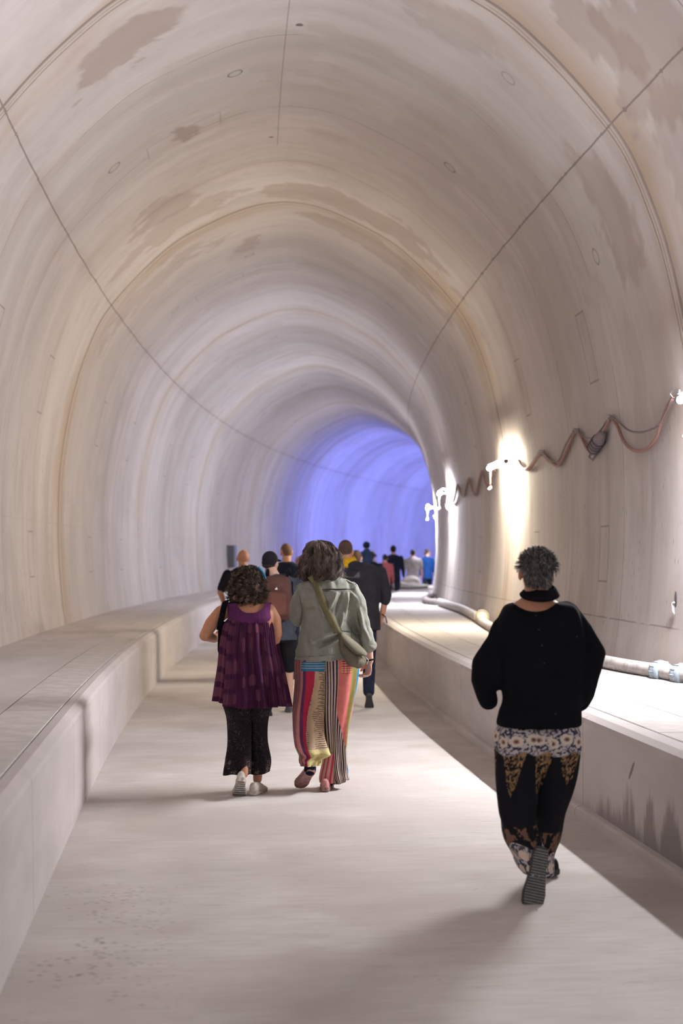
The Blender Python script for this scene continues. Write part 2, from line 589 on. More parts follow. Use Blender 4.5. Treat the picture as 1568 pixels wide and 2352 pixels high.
lining_part('wall_right', 0, 0, 1)
lining_part('ceiling', 0, 0, 0)

def sweep(name, prof, mat, s0=-30, s1=115.9, step=.5, kind='structure', closed=False, smooth=False, fine=True):
    """prof: list of (u, z, v)"""
    S = np.arange(s0, s1 + 1e-6, step)
    V, UV = [], []
    for s in S:
        for (u, z, v) in prof:
            V.append(at(s, u, z)); UV.append((s, v))
    o = mesh_from(name, V, grid_faces(len(prof), len(S), closed), mat, uvs=UV, smooth=smooth)
    if kind: tag(o, kind=kind)
    return o

def build_floor():
    S = np.concatenate([np.arange(-30, 3, .5), np.arange(3, 16, .04), np.arange(16, 40, .12), np.arange(40, 116, .5)])
    U = np.concatenate([[-2.6], np.arange(LB - .05, RB + .06, .06), [4.3]])
    V, UV = [], []
    for s in S:
        t = heading(s); c0 = at(s, 0)
        for u in U:
            V.append((c0.x + u * math.cos(t), c0.y - u * math.sin(t), 0)); UV.append((s, u))
    UV = np.array(UV)
    o = mesh_from('floor', V, grid_faces(len(U), len(S)), M_FLOOR, uvs=UV, cols=floor_colours(UV[:, 0], UV[:, 1]))
    tag(o, kind='structure')
build_floor()
o = sweep('trim_1', [(LB, 0, 0), (LB - .012, LTOP - .055, LTOP - .055), (LB - .02, LTOP - .03, LTOP - .03), (LB - .065, LTOP, LTOP + .02), (-.852, LTOP, .75), (-.852, LTOP - .04, .77),
              (-1.198, LTOP - .04, .95), (-1.198, LTOP, 1.0), (-2.3, LTOP, 2.1)], M_BENCH)
tag(o, kind='structure')
o = sweep('trim_2', [(RB, 0, 0), (RB - .0, RTOP - .05, RTOP - .05), (RB + .012, RTOP - .022, RTOP - .03), (RB + .06, RTOP, RTOP + .02), (2.566, RTOP, .75), (2.566, RTOP - .04, .77),
              (2.978, RTOP - .04, .95), (2.978, RTOP, 1.0), (4.25, RTOP, 2.1)], M_BENCH_DAMP)
tag(o, kind='structure')
o = sweep('trim_3', [(RB - .055, 0, .1), (RB - .05, .045, .12), (RB - .03, .055, .13), (RB + .01, .062, .16)], M_BENCH, s0=-30, s1=20)
# end walls so the tube is closed
for nm, s in (('wall_front', 115.9),):
    V = [at(s, UC + w, z) for w, z in _prof] + [at(s, UC - w, z) for w, z in _prof[::-1]]
    mesh_from(nm, V, [tuple(range(len(V)))], M_LINING, smooth=False)
    tag(bpy.data.objects[nm], kind='structure')

# cover slabs let into the bench tops
M_SLAB = plain('slab_concrete', (.56, .52, .49), .8, grain=.10, scale=6)
def slabs(u0, u1, top, length, first, n, label, group):
    for k in range(n):
        s0 = first + k * length
        a, b = s0 + .005, s0 + length - .005
        mb = MB()
        ss = [a, (a + b) / 2, b]
        rings = []
        c0 = at((a + b) / 2, (u0 + u1) / 2, top)
        for s in ss:
            rings.append([at(s, u0 + .009, top - .038) - c0, at(s, u1 - .009, top - .038) - c0, at(s, u1 - .009, top - .002) - c0, at(s, u1 - .013, top + .002) - c0, at(s, u0 + .013, top + .002) - c0, at(s, u0 + .009, top - .002) - c0])
        mb.rings(rings)
        o = mb.build('cover_slab', M_SLAB, smooth=False, loc=c0)
        tag(o, label, 'slab', group)
slabs(-1.198, -.852, LTOP, 1.5, 6.05, 17, 'pale concrete duct cover slab set flush in the left-hand bench top', 'cover slabs in the left bench')
slabs(2.566, 2.978, RTOP, 1.5, 6.3, 19, 'pale concrete duct cover slab set flush in the right-hand bench top', 'cover slabs in the right bench')
# ------------------------------------------------------------------ lamps
def emit(name, col, strength):
    g = G(name)
    g.b.inputs['Base Color'].default_value = (.8, .8, .8, 1)
    g.b.inputs['Emission Color'].default_value = tuple(col) + (1,)
    g.b.inputs['Emission Strength'].default_value = strength
    return g.mat
M_PLASTIC_GREY = plain('grey_plastic', (.25, .24, .24), .5, grain=.1)
M_PLASTIC_WHITE = plain('white_plastic', (.8, .8, .8), .4, grain=.05)
M_STEEL = plain('steel', (.45, .45, .46), .4, metal=.8, grain=.1)
def lamp(s, z, mat, label, group=None, L=1.5, cord=True):
    """tube lamp hung along the wall on two brackets, s = its middle"""
    c = at(s, wall_u(z, 1), z)
    r = empty('wall_lamp', c, -heading(s))
    tag(r, label, 'lamp', group)
    X = -.20; h = L / 2
    for sg in (-1, 1):
        # the wall curves: find it beside the bracket
        w = at(s + sg * (h - .12), wall_u(z, 1), z) - c
        w = Matrix.Rotation(heading(s), 3, 'Z') @ w
        mb = MB(); mb.box((w.x - .008, w.y, 0), (.016, .07, .09)); mb.tube([(w.x - .005, w.y, 0), (X + .03, w.y, .005)], .010, 8)
        mb.tube([Vector((X + math.cos(a) * .036, w.y, math.sin(a) * .036)) for a in np.linspace(-1.2, 1.2, 8)], .007, 6)
        mb.build('bracket', M_STEEL, r, False)
        mb = MB(); mb.tube([(X, sg * h, 0), (X, sg * (h + .02), 0), (X, sg * (h + .05), 0), (X, sg * (h + .055), 0)], [.034, .038, .036, .02], 14)
        mb.build('end_cap', M_PLASTIC_GREY, r)
    mb = MB(); mb.tube([(X, -h, 0), (X, h, 0)], .030, 8)
    mb.build('tube', mat, r)
    # small visor over the tube
    mb = MB(); ang = np.radians(np.linspace(50, 118, 8))
    ring = [[Vector((X + math.cos(a) * q, y, math.sin(a) * q)) for a, q in [(a, .052) for a in ang] + [(a, .048) for a in ang[::-1]]] for y in (-h, 0, h)]
    mb.rings(ring); mb.build('visor', M_PLASTIC_GREY, r, False)
    if cord:
        y = h * .80
        mb = MB(); mb.tube([(X, y, -.03), (X - .005, y, -.14), (X, y, -.27)], .004, 6)
        k = mb.build('cord', M_PLASTIC_WHITE, r)
        mb = MB(); mb.ball((X, y, -.285), (.018, .018, .015), 10, 6)
        mb.tube([(X - .02, y, -.285), (X - .035, y + .01, -.305), (X - .02, y + .012, -.315), (X, y + .01, -.31)], .006, 6)
        mb.build('cord_knob', M_PLASTIC_WHITE, k)
    return r
lm = [emit('lamp_light_%d' % i, LAMP_COLOUR[i], LAMP_POWER[i]) for i in range(5)]
lamp(10.32, 2.87, lm[0], 'glaring cool white wall lamp cut off by the right edge of the photo')
lamp(19.65, 2.88, lm[1], 'warm white tube lamp on the wall with a dangling white cord, beside bunched cables')
lamp(28.5, 2.88, lm[2], 'small cool white wall lamp, third along the right wall', L=1.3)
lamp(37.0, 2.86, lm[3], 'farthest small white wall lamp in view, at the edge of the blue light', L=1.2)
lamp(47.0, 2.86, lm[4], 'white wall lamp just round the bend, hidden by the curving right wall', cord=False)
lamp(0.7, 2.88, emit('lamp_light_beside', (.95, .95, 1.0), FILL_POWER), 'white wall lamp beside the photographer, outside the photo', cord=False)  # added for fill at the camera end, a guessed continuation of the row
lamp(-7.8, 2.88, lm[4], 'white wall lamp behind the photographer', cord=False)  # another guessed lamp of the row, added out of view for fill from behind
bl = emit('blue_lamp_light', BLUE_COLOUR, BLUE_POWER)
for s in (58, 66.5, 75, 84):
    lamp(s, 2.9, bl, 'blue wall lamp round the bend, hidden by the curving right wall', group='blue lamps round the bend', cord=False)
# ------------------------------------------------------------------ people: shared tools
def rotz(a): return Matrix.Rotation(a, 3, 'Z')
def skin_mat(name, col):
    g = G(name, .55)
    g.b.inputs['Specular IOR Level'].default_value = .35
    x, y, z = g.obj()
    nz = g.noise(g.vec(x, y, z), 30, 3)
    g.colour(g.mix(nz, tuple(c * .88 for c in col), tuple(min(1, c * 1.1) for c in col)))
    return g.mat
SKIN_A = skin_mat('skin_warm', (.56, .29, .19))
SKIN_B = skin_mat('skin_fair', (.66, .40, .30))
SKIN_C = skin_mat('skin_tan', (.46, .22, .14))
M_EYE = plain('eye_white', (.8, .78, .75), .3, grain=.02)

def head_shape(mb, c, k=1.0, R=None):
    """head facing +y; c centre of the skull, k=1 is 0.225 m tall"""
    R = R or Matrix.Identity(3)
    c = Vector(c)
    def T(x, y, z): return c + R @ (Vector((x, y, z)) * k)
    def ball(p, r, n=16, m=10): mb.ball(T(*p), tuple(a * k for a in r), n, m, R)
    ball((0, -.012, .025), (.076, .096, .090), 20, 14)
    ball((0, .03, -.03), (.060, .066, .082))
    ball((0, .048, -.078), (.040, .040, .030))
    mb.cap(T(0, .096, .012), T(0, .116, -.026), .008 * k, .014 * k, 10)
    mb.ball(T(.012, .104, -.030), .009 * k, 8, 6); mb.ball(T(-.012, .104, -.030), .009 * k, 8, 6)
    mb.cap(T(-.034, .084, .022), T(.034, .084, .022), .011 * k, .011 * k, 10)
    mb.cap(T(-.02, .090, -.056), T(.02, .090, -.056), .008 * k, .008 * k, 8)
    mb.cap(T(-.016, .088, -.068), T(.016, .088, -.068), .008 * k, .008 * k, 8)
    for s in (-1, 1):
        ball((s * .038, .066, -.02), (.022, .02, .022))
        mb.ball(T(s * .080, -.004, -.012), (.009 * k, .019 * k, .031 * k), 12, 8, R @ rotz(-s * .35))
        mb.ball(T(s * .078, .004, -.034), (.008 * k, .010 * k, .010 * k), 8, 6, R)

def eyes(parent, c, k=1.0, R=None):
    R = R or Matrix.Identity(3); c = Vector(c)
    for s in (-1, 1):
        mb = MB(); mb.ball(c + R @ (Vector((s * .031, .0835, .002)) * k), .0115 * k, 10, 8)
        mb.build('eye', M_EYE, parent)

def hand_shape(mb, wrist, d, nrm, side=1, curl=.5, k=1.0):
    """wrist point, direction of the hand, nrm = way the palm faces, side picks the thumb side"""
    w = Vector(wrist); d = Vector(d).normalized(); n = Vector(nrm); n = (n - d * n.dot(d)).normalized()
    a = d.cross(n).normalized() * side
    mb.cap(w - d * .02 * k, w + d * .03 * k, .024 * k, .026 * k, 10, (n, .75))
    Rm = Matrix((a, n, d)).transposed()
    mb.ball(w + d * .052 * k, (.041 * k, .0155 * k, .050 * k), 14, 10, Rm)
    for i, L in enumerate((.070, .080, .075, .058)):
        b = w + d * (.088 - .004 * abs(i - 1)) * k + a * (.030 - .020 * i) * k
        ang = curl * .5
        for j, (f, r) in enumerate(((.42, .0092), (.32, .0086), (.26, .0078))):
            ang += curl * .75
            e = b + (d * math.cos(ang) + n * math.sin(ang)) * L * f * k
            mb.cap(b, e, r * k, r * .93 * k, 8); b = e
    b = w + d * .028 * k + a * .030 * k
    v = (d * .75 + a * .75 + n * .35).normalized()
    e = b + v * .038 * k; mb.cap(b, e, .013 * k, .0115 * k, 8)
    v = (d * .95 + a * .25 + n * .5).normalized(); e2 = e + v * .03 * k; mb.cap(e, e2, .011 * k, .009 * k, 8)

SHOE_OUT = [(-.130, .014), (-.122, .026), (-.10, .034), (-.04, .033), (.02, .041), (.06, .048), (.095, .045), (.12, .034), (.137, .016)]
SHOE_TOP = [.070, .080, .084, .080, .064, .052, .042, .034, .026]
def shoe(parent, name, toe, heel_dir, up_hint, k, m_up, m_sole, ribs=0, collar=None, lace=None, low=0.0, label=None):
    """toe = point under the ball of the foot; heel_dir = from toe to heel; up_hint = instep side"""
    b = -Vector(heel_dir).normalized()          # forward
    u = Vector(up_hint); u = (u - b * u.dot(b)).normalized()
    a = b.cross(u).normalized()
    o = Vector(toe) - b * .075 * k
    T = lambda x, y, z: o + (a * x + b * y + u * z) * k
    rings = []
    for (y, w), h in zip(SHOE_OUT, SHOE_TOP):
        h = h - low * (.03 if y < 0 else 0)
        ring = []
        for i in range(16):
            t = 2 * math.pi * i / 16
            zz = math.sin(t); xx = math.cos(t)
            ring.append(T(w * (1 if zz < 0 else .92) * math.copysign(abs(xx) ** .8, xx), y, (.022 + (h - .022) * (zz if zz > 0 else 0) ** .8) if zz > 0 else .018))
        rings.append(ring)
    mb = MB(); mb.rings(rings)
    if collar is not None:
        mb.cap(T(0, -.085, .06), T(0, -.08, .10), .036 * k, .038 * k, 12)
    s = mb.fused(name, m_up, parent, .005 * max(1, k), 3)
    if label: s['label'] = label
    rings = []
    for z, g_ in ((0, .94), (.004, 1.0), (.020, 1.03), (.026, 1.0)):
        ring = [T(w * g_, y * 1.02, z) for y, w in SHOE_OUT] + [T(-w * g_, y * 1.02, z) for y, w in SHOE_OUT[::-1]]
        rings.append(ring)
    mb = MB(); mb.rings(rings)
    mb.build('sole', m_sole, s, False)
    if ribs:
        mb = MB()
        for i in range(ribs):
            y = -.118 + .242 * i / (ribs - 1)
            w = np.interp(y, [q[0] for q in SHOE_OUT], [q[1] for q in SHOE_OUT]) * .9
            mb.rings([[T(-w, y - .0028, .001), T(-w, y + .0028, .001), T(-w, y + .0022, -.005), T(-w, y - .0022, -.005)],
                      [T(w, y - .0028, .001), T(w, y + .0028, .001), T(w, y + .0022, -.005), T(w, y - .0022, -.005)]])
        mb.build('tread', M_TREAD, s, False)
    if lace is not None:
        mb = MB()
        for i in range(5):
            y = .0 + .018 * i; h = float(np.interp(y, [q[0] for q in SHOE_OUT], SHOE_TOP)) + .002
            mb.tube([T(-.022, y, h - .006), T(0, y, h + .002), T(.022, y, h - .006)], .003 * k, 6)
        mb.build('laces', lace, s)
    return s
M_TREAD = plain('tread_rubber', (.20, .20, .19), .7)

def ring_of(c, rx, ry, n=28, p=2.3, rot=0.0):
    out = []
    for i in range(n):
        t = 2 * math.pi * i / n
        x = math.sin(t); y = math.cos(t)
        x = math.copysign(abs(x) ** (2 / p), x) * rx; y = math.copysign(abs(y) ** (2 / p), y) * ry
        out.append(Vector(c) + Vector((x * math.cos(rot) - y * math.sin(rot), x * math.sin(rot) + y * math.cos(rot), 0)))
    return out

def smooth_rows(rows, n):
    """rows in order, resampled with a spline on cumulative height"""
    R = np.array(rows, float)
    return catmull(R, n)

class Fig:
    """a person whose parts are measured as seen at pixels of their own depth D"""
    def __init__(self, px, py, D, label, group=None, turn=0.0):
        self.turn = turn
        p = at_depth(px, py, D)
        self.D = D
        self.o = Vector((p.x, D, 0))
        self.r = empty('person', self.o)
        tag(self.r, label, 'person', group)
        self.sc = FPX / D
    def P(self, px, py, dy=0.0):
        return at_depth(px, py, self.D + dy) - self.o
    def w(self, px): return px / self.sc
    def rows(self, mb, rows, n=26, p=2.3):
        """rows: (py, xl, xr, half depth, dy)"""
        R = smooth_rows(rows, n)
        rings = []
        for (py, xl, xr, rd, dy) in R:
            c = self.P((xl + xr) / 2, py, dy)
            rings.append(ring_of(c, self.w((xr - xl) / 2) * (self.D + dy) / self.D, rd, 32, p, self.turn))
        mb.rings(rings)
    def limb(self, mb, pts, flat=None, n=14):
        """pts: (px, py, dy, radius m)"""
        Q = [self.P(a, b, c) for a, b, c, r in pts]
        mb.chain(Q, [p[3] for p in pts], n, flat)
    def grid(self, name, mat, rows, nu, nv, colf=None, fold=None, parent=None, p=2.2, closed_top=False, thick=.003, hem=None):
        """open tube of cloth: rows (py, xl, xr, half depth, dy)"""
        R = smooth_rows(rows, nv)
        t = np.linspace(0, 1, nv)
        A = np.arange(nu) / nu
        ph = 2 * np.pi * A
        sx = np.sign(np.sin(ph)) * abs(np.sin(ph)) ** (2 / p); sy = np.sign(np.cos(ph)) * abs(np.cos(ph)) ** (2 / p)
        V = np.zeros((nv, nu, 3))
        for j, (py, xl, xr, rd, dy) in enumerate(R):
            c = self.P((xl + xr) / 2, py, dy)
            rx = self.w((xr - xl) / 2) * (self.D + dy) / self.D
            f = fold(A, t[j]) if fold is not None else 0
            X_ = sx * rx + np.sin(ph) * f; Y_ = sy * rd + np.cos(ph) * f
            ct, st_ = math.cos(self.turn), math.sin(self.turn)
            V[j, :, 0] = c.x + X_ * ct - Y_ * st_
            V[j, :, 1] = c.y + X_ * st_ + Y_ * ct
            V[j, :, 2] = c.z + (hem(A, t[j]) if hem is not None else 0)
        V = V.reshape(-1, 3)
        AA, TT = np.meshgrid(A, t)
        cols = colf((AA.ravel() - self.turn / (2 * np.pi)) % 1, TT.ravel(), V) if colf is not None else None
        o = mesh_from(name, V, grid_faces(nu, nv, True), mat, parent or self.r, True, cols=cols)
        if thick:
            m = o.modifiers.new('thickness', 'SOLIDIFY'); m.thickness = thick; m.offset = -1
        return o

def hair_mesh(name, parent, strands, mat):
    """strands: (points, radius, colour)"""
    V, F, Cc = [], [], []
    for pts, r, col in strands:
        pts = np.asarray(pts); n = len(pts)
        tg = np.gradient(pts, axis=0); tg /= (np.linalg.norm(tg, axis=1)[:, None] + 1e-9)
        a = np.cross(tg, np.array([.3, .5, .8])); a /= (np.linalg.norm(a, axis=1)[:, None] + 1e-9)
        b = np.cross(tg, a)
        rr = (r * np.sin(np.linspace(.35, 1, n) * np.pi * .93) ** .6 + r * .12)[:, None]
        b0 = len(V)
        for k in range(3):
            q = 2 * math.pi * k / 3
            V.append(None)
        V = V[:b0]
        ring = np.stack([pts + (a * math.cos(q) + b * math.sin(q)) * rr for q in (0, 2.094, 4.189)], 1).reshape(-1, 3)
        base = sum(len(x) for x in F) if False else hair_mesh.n
        hair_mesh.V.append(ring)
        hair_mesh.F.append(grid_faces(3, n, True) + base)
        hair_mesh.C.append(np.tile(np.array(col)[None], (3 * n, 1)))
        hair_mesh.n += 3 * n
    V = np.concatenate(hair_mesh.V); F = np.concatenate(hair_mesh.F); Cc = np.concatenate(hair_mesh.C)
    hair_mesh.V, hair_mesh.F, hair_mesh.C, hair_mesh.n = [], [], [], 0
    return mesh_from(name, V, F, mat, parent, True, cols=Cc)
hair_mesh.V, hair_mesh.F, hair_mesh.C, hair_mesh.n = [], [], [], 0
def hair_mat(name):
    g = G(name, .5); g.b.inputs['Specular IOR Level'].default_value = .5
    g.colour(g.attr()); return g.mat
M_HAIR = hair_mat('hair_strands')

def wrinkle(amp, fx=9, fz=4, seed=0.0, oct=3):
    def f(co, no):
        d = fb(co[:, 0] * fx + co[:, 1] * fx * .6 + co[:, 2] * 1.5, co[:, 2] * fz + co[:, 0] * 1.3, oct, seed) - .5
        return co + no * (d * 2 * amp)[:, None]
    return f

def cut(o, cutter):
    """take a shape (MB) out of an object"""
    c = cutter.build('cutter', None, o.parent)
    m = o.modifiers.new('cut', 'BOOLEAN'); m.object = c; m.operation = 'DIFFERENCE'; m.solver = 'EXACT'
    bpy.context.view_layer.update()
    dg = bpy.context.evaluated_depsgraph_get()
    me = bpy.data.meshes.new_from_object(o.evaluated_get(dg), depsgraph=dg)
    o.modifiers.clear(); o.data = me
    bpy.data.objects.remove(c)
    if len(me.materials) > 1:
        while len(me.materials) > 1: me.materials.pop(index=len(me.materials) - 1)
    me.polygons.foreach_set('material_index', [0] * len(me.polygons))
    return o
# ------------------------------------------------------------------ woman in the black sweater, nearest on the right
M_SWEATER = cloth('black_knit', (.006, .006, .009), 300, .12, .95)
M_BLACK = cloth('black_cloth', (.008, .007, .010), 260, .12)
M_BLACK_SHOE = plain('black_shoe', (.012, .012, .014), .6)
M_SOLE_DARK = plain('dark_rubber', (.055, .055, .055), .7)
def woman_black():
    f = Fig(1236, 2060, 6.95, 'person with short grey hair in black sweater and floral-bordered black trousers, walking nearest')
    r = f.r
    hc = f.P(1231, 1316)
    R = Matrix.Rotation(.06, 3, 'Y')
    mb = MB()
    head_shape(mb, hc, .98, R)
    f.limb(mb, [(1232, 1330, -.01, .056), (1230, 1368, -.03, .060), (1228, 1392, -.03, .066)])
    f.rows(mb, [(1372, 1200, 1262, .06, -.02), (1388, 1176, 1290, .085, -.03), (1402, 1164, 1306, .118, -.025), (1440, 1160, 1315, .10, 0), (1540, 1165, 1310, .10, 0), (1650, 1152, 1322, .12, 0), (1740, 1165, 1315, .11, 0)], 22)
    # arms, hands tucked in front
    for sgn, pts in ((-1, [(1170, 1428, 0, .04), (1112, 1530, -.02, .042), (1166, 1580, .20, .030)]), (1, [(1308, 1426, 0, .04), (1358, 1500, -.02, .042), (1318, 1580, .20, .030)])):
        f.limb(mb, pts)
        w = f.P(*pts[-1][:3])
        hand_shape(mb, w, (-sgn * .6, .5, -.25), (0, -.3, 1), sgn, .9)
    # legs
    f.limb(mb, [(1192, 1745, 0, .070), (1186, 1870, -.02, .045), (1214, 1945, -.12, .034), (1240, 1985, -.17, .030)])
    f.limb(mb, [(1280, 1745, 0, .070), (1262, 1860, .08, .045), (1256, 1940, .2, .034), (1256, 1995, .3, .030)])
    mb.fused('body', SKIN_C, r, .006, 6)
    eyes(r, hc, .98, R)
    # hair: cap plus tousled strands
    mb = MB()
    mb.ball(hc + R @ Vector((0, -.022, .032)), (.084, .100, .082), 22, 16)
    mb.ball(hc + R @ Vector((0, -.045, -.025)), (.064, .058, .064), 18, 12)
    mb.fused('hair', plain('grey_hair', (.10, .088, .085), .6, grain=.5, scale=90), r, .007, 2, post=wrinkle(.006, 60, 40, 3))
    hair = r.children[-1] if False else [c for c in r.children if c.name.startswith('hair')][-1]
    st = []
    for i in range(2400):
        th = rng.uniform(0, 2 * math.pi); cz = rng.uniform(-.75, 1)
        if math.cos(th) > .35 and cz < .25: continue
        if cz < -.2 and math.cos(th) > -.35: continue
        if cz < .0 and math.cos(th) > -.62: continue
        sn = math.sqrt(1 - cz * cz)
        d = Vector((math.sin(th) * sn, math.cos(th) * sn, cz))
        c0 = Vector((0, -.022, .026)) if cz > -.1 else Vector((0, -.035, .0))
        root = c0 + Vector((d.x * .083, d.y * .098, d.z * .088 if cz > 0 else d.z * .078))
        L = rng.uniform(.018, .034) * (1 if cz > -.1 else .5)
        up = Vector((.15, .1, 1.0)) if cz > .1 else Vector((0, -.1, -.9))
        dirn = (d * .30 + up * .45 + Vector(rng.normal(0, .30, 3))).normalized()
        pts = []
        for k in range(5):
            q = k / 4
            p = root + dirn * L * q + d * (.006 * math.sin(q * 2.5)) - Vector((0, 0, .012 * q * q))
            pts.append(hc + R @ p)
        g_ = rng.uniform(.04, .18) if rng.random() < .85 else rng.uniform(.2, .45)
        st.append((pts, rng.uniform(.0009, .0022), (g_, g_ * .93, g_ * .92)))
    hair_mesh('hair_strands', hair, st, M_HAIR)
    # sweater
    mb = MB()
    f.rows(mb, [(1380, 1212, 1262, .075, -.03), (1386, 1168, 1302, .11, -.02), (1400, 1152, 1326, .135, -.015), (1440, 1138, 1338, .145, -.01), (1500, 1136, 1345, .15, -.005), (1560, 1146, 1340, .155, 0),
                (1605, 1156, 1334, .16, 0), (1635, 1147, 1333, .168, 0), (1655, 1142, 1334, .172, 0), (1666, 1141, 1333, .172, 0)], 30, 2.5)
    # batwing sleeves
    for pts in ([(1176, 1420, 0, .062), (1146, 1470, 0, .058), (1110, 1524, -.01, .058), (1106, 1560, .0, .054), (1117, 1596, .03, .050), (1121, 1610, .04, .046)],
                [(1300, 1412, 0, .070), (1334, 1450, 0, .060), (1366, 1500, -.01, .054), (1352, 1540, .02, .054), (1335, 1590, .06, .062), (1328, 1606, .08, .060)]):
        f.limb(mb, pts)
    # extra cloth under the arms
    f.limb(mb, [(1160, 1450, 0, .075), (1142, 1520, 0, .080), (1136, 1556, .0, .066)])
    f.limb(mb, [(1314, 1450, 0, .080), (1330, 1520, 0, .080), (1318, 1590, .02, .08)])
    sw = mb.fused('sweater', M_SWEATER, r, .007, 10, post=wrinkle(.008, 7, 5, 2))
    c = MB(); c.ball(f.P(1227, 1368, -.04), (.114, .20, .088), 28, 16, Matrix.Rotation(-.16, 3, 'Y'))
    cut(sw, c)
    # dark scarf band round the neck
    mb = MB()
    rings = []
    for i, (z, rr, t_) in enumerate([(.0, .092, .0), (.008, .098, 0), (.022, .088, 0), (.040, .074, 0), (.048, .064, 0), (.043, .058, 0), (.02, .066, 0), (.003, .078, 0)]):
        c0 = f.P(1238, 1370, -.028)
        rings.append([p + Vector((.012 * (z / .05), 0, z + (p.y - c0.y + .0) * .25)) for p in ring_of(c0, rr, rr * .98, 32, 2.0)])
    v = [p for q in rings for p in q]; nR = len(rings)
    fcs = [tuple(x) for x in grid_faces(32, nR, True)] + [(( nR - 1) * 32 + i, (nR - 1) * 32 + (i + 1) % 32, (i + 1) % 32, i) for i in range(32)]
    mb.add(v, fcs)
    mb.build('scarf', M_BLACK, r)
    # little glints down the back seam
    mS = plain('sequin', (.06, .06, .08), .4)
    for px, py in ((1232, 1414), (1238, 1447), (1245, 1483), (1250, 1524), (1276, 1640), (1328, 1464)):
        p = f.P(px, py, -.17)
        hit_, loc, n, _i = sw.ray_cast(p, Vector((0, 1, 0)))
        if hit_:
            mb = MB(); mb.ball(loc, (.0035, .002, .0035), 8, 6); mb.build('sequin', mS, sw)
    # trousers
    def pat(side, seam):
        def fn(a, t, V):
            X = V[:, 0] + f.o.x; Z = V[:, 2]
            ang = a * .62
            n = len(a)
            c = np.tile(np.array((.006, .006, .009)), (n, 1))
            zt = f.P(1230, 1668).z; h = zt - Z                     # metres below the sweater hem
            U = ang + side * .31
            # gold fern sprays under the border
            sp = np.abs(((U * 7.4 + .2) % 1) - .5) * 2
            fl = (fb(U * 150, h * 110, 3, 5) > .49) & (h > .07) & (h < .16 + .14 * (1 - sp) + .03 * np.sin(U * 40)) & (sp < .80 - (h - .08) * 2.4)
            gcol = fb(U * 60, h * 60, 2, 6)
            c[fl] = np.stack([.10 + .30 * gcol, .065 + .17 * gcol, .035 + .08 * gcol], 1)[fl]
            # white flower border with scalloped edge
            scal = .105 + .028 * np.abs(np.sin(U * 22))
            bd = h < scal
            c[bd] = (.52, .47, .46)
            navy = bd & (fb(U * 125, h * 125, 3, 7) > .50)
            c[navy] = (.045, .045, .075)
            lat = .058
            fu = ((U / lat) % 1 - .5) * lat; fh = h - .058 - .012 * np.sin(np.floor(U / lat) * 2.4)
            an = np.arctan2(fh, fu); rr = np.hypot(fu, fh)
            petal = .022 + .006 * np.abs(np.cos(an * 2.5))
            fw = rr < petal
            c[fw] = (.66, .57, .48)
            m_ = fw & (rr < .012); c[m_] = (.36, .22, .14)
            m_ = fw & (rr < .006); c[m_] = (.08, .06, .07)
            edge = bd & (h > scal - .004); c[edge] = (.30, .29, .33)
            # the border comes again round the cuff
            hb = (1 - t) * .78
            lo = (hb < .15 + .02 * np.sin(U * 25)) & (a < .9)
            c[lo] = (.50, .45, .43)
            nv2 = lo & (fb(U * 110, h * 110, 3, 8) > .48); c[nv2] = (.05, .05, .08)
            fw = lo & (np.hypot(((U / .07) % 1 - .5) * .07, ((hb / .075) % 1 - .5) * .075) < .026); c[fw] = (.62, .50, .40)
            sp2 = (hb > .15) & (hb < .24) & (fb(U * 40, hb * 40, 3, 9) > .55); c[sp2] = (.17, .09, .06)
            
            return c
        return fn
    mT = col_attr('floral_trouser_cloth', .85, .2)
    fl = lambda A, t: .004 * np.sin(A * 2 * np.pi * 5 + t * 9) + .010 * np.sin(t * 34 + A * 9) * max(0, t - .4)
    L = [(1640, 1156, 1244, .12, 0), (1662, 1148, 1250, .128, 0), (1680, 1139, 1254, .135, 0), (1700, 1137, 1258, .14, 0), (1762, 1138, 1244, .13, 0), (1820, 1140, 1234, .10, -.01), (1864, 1145, 1230, .09, -.02),
         (1895, 1150, 1228, .088, -.04), (1936, 1162, 1246, .085, -.09), (1975, 1182, 1262, .075, -.15), (2006, 1204, 1266, .06, -.2)]
    Rr = [(1640, 1232, 1320, .12, 0), (1662, 1236, 1326, .128, 0), (1680, 1236, 1334, .135, 0), (1711, 1236, 1335, .14, 0), (1740, 1232, 1330, .13, .01), (1783, 1228, 1323, .12, .02), (1824, 1226, 1311, .10, .05), (1871, 1226, 1296, .09, .10),
          (1926, 1228, 1284, .08, .18), (1967, 1232, 1274, .07, .25), (2010, 1238, 1270, .065, .3), (2030, 1240, 1268, .06, .32)]
    mbp = MB()
    f.rows(mbp, [(1630, 1160, 1316, .11, 0), (1668, 1152, 1322, .12, 0), (1700, 1142, 1330, .13, 0), (1745, 1150, 1322, .11, 0), (1775, 1180, 1290, .07, 0)], 14)
    def pp(co, no):
        a_ = (np.arctan2(co[:, 0], co[:, 1]) / (2 * np.pi)) % 1
        return co, pat(0, 9)(a_, np.zeros(len(a_)), co)
    mbp.fused('trouser_seat', mT, r, .006, 4, post=pp)
    def both():
        o1 = f.grid('trouser_leg', mT, L, 220, 300, pat(-1, .45), fl, r)
        o2 = f.grid('trouser_leg', mT, Rr, 220, 300, pat(1, .55), fl, r)
    both()
    # shoes: rear foot on its toes, front foot flat
    shoe(r, 'shoe', f.P(1226, 2060, -.28) + Vector((0, 0, .0)), (.20, .22, .93), (0.0, .95, .3), 1.12, M_BLACK_SHOE, M_SOLE_DARK, ribs=22, label='black shoe pushed up on its toes, ribbed sole showing')
    q = f.P(1256, 2016, .46); q.z = .004
    shoe(r, 'shoe', q, (.03, -1, .05), (0, 0, 1), 1.0, M_BLACK_SHOE, M_SOLE_DARK)
woman_black()
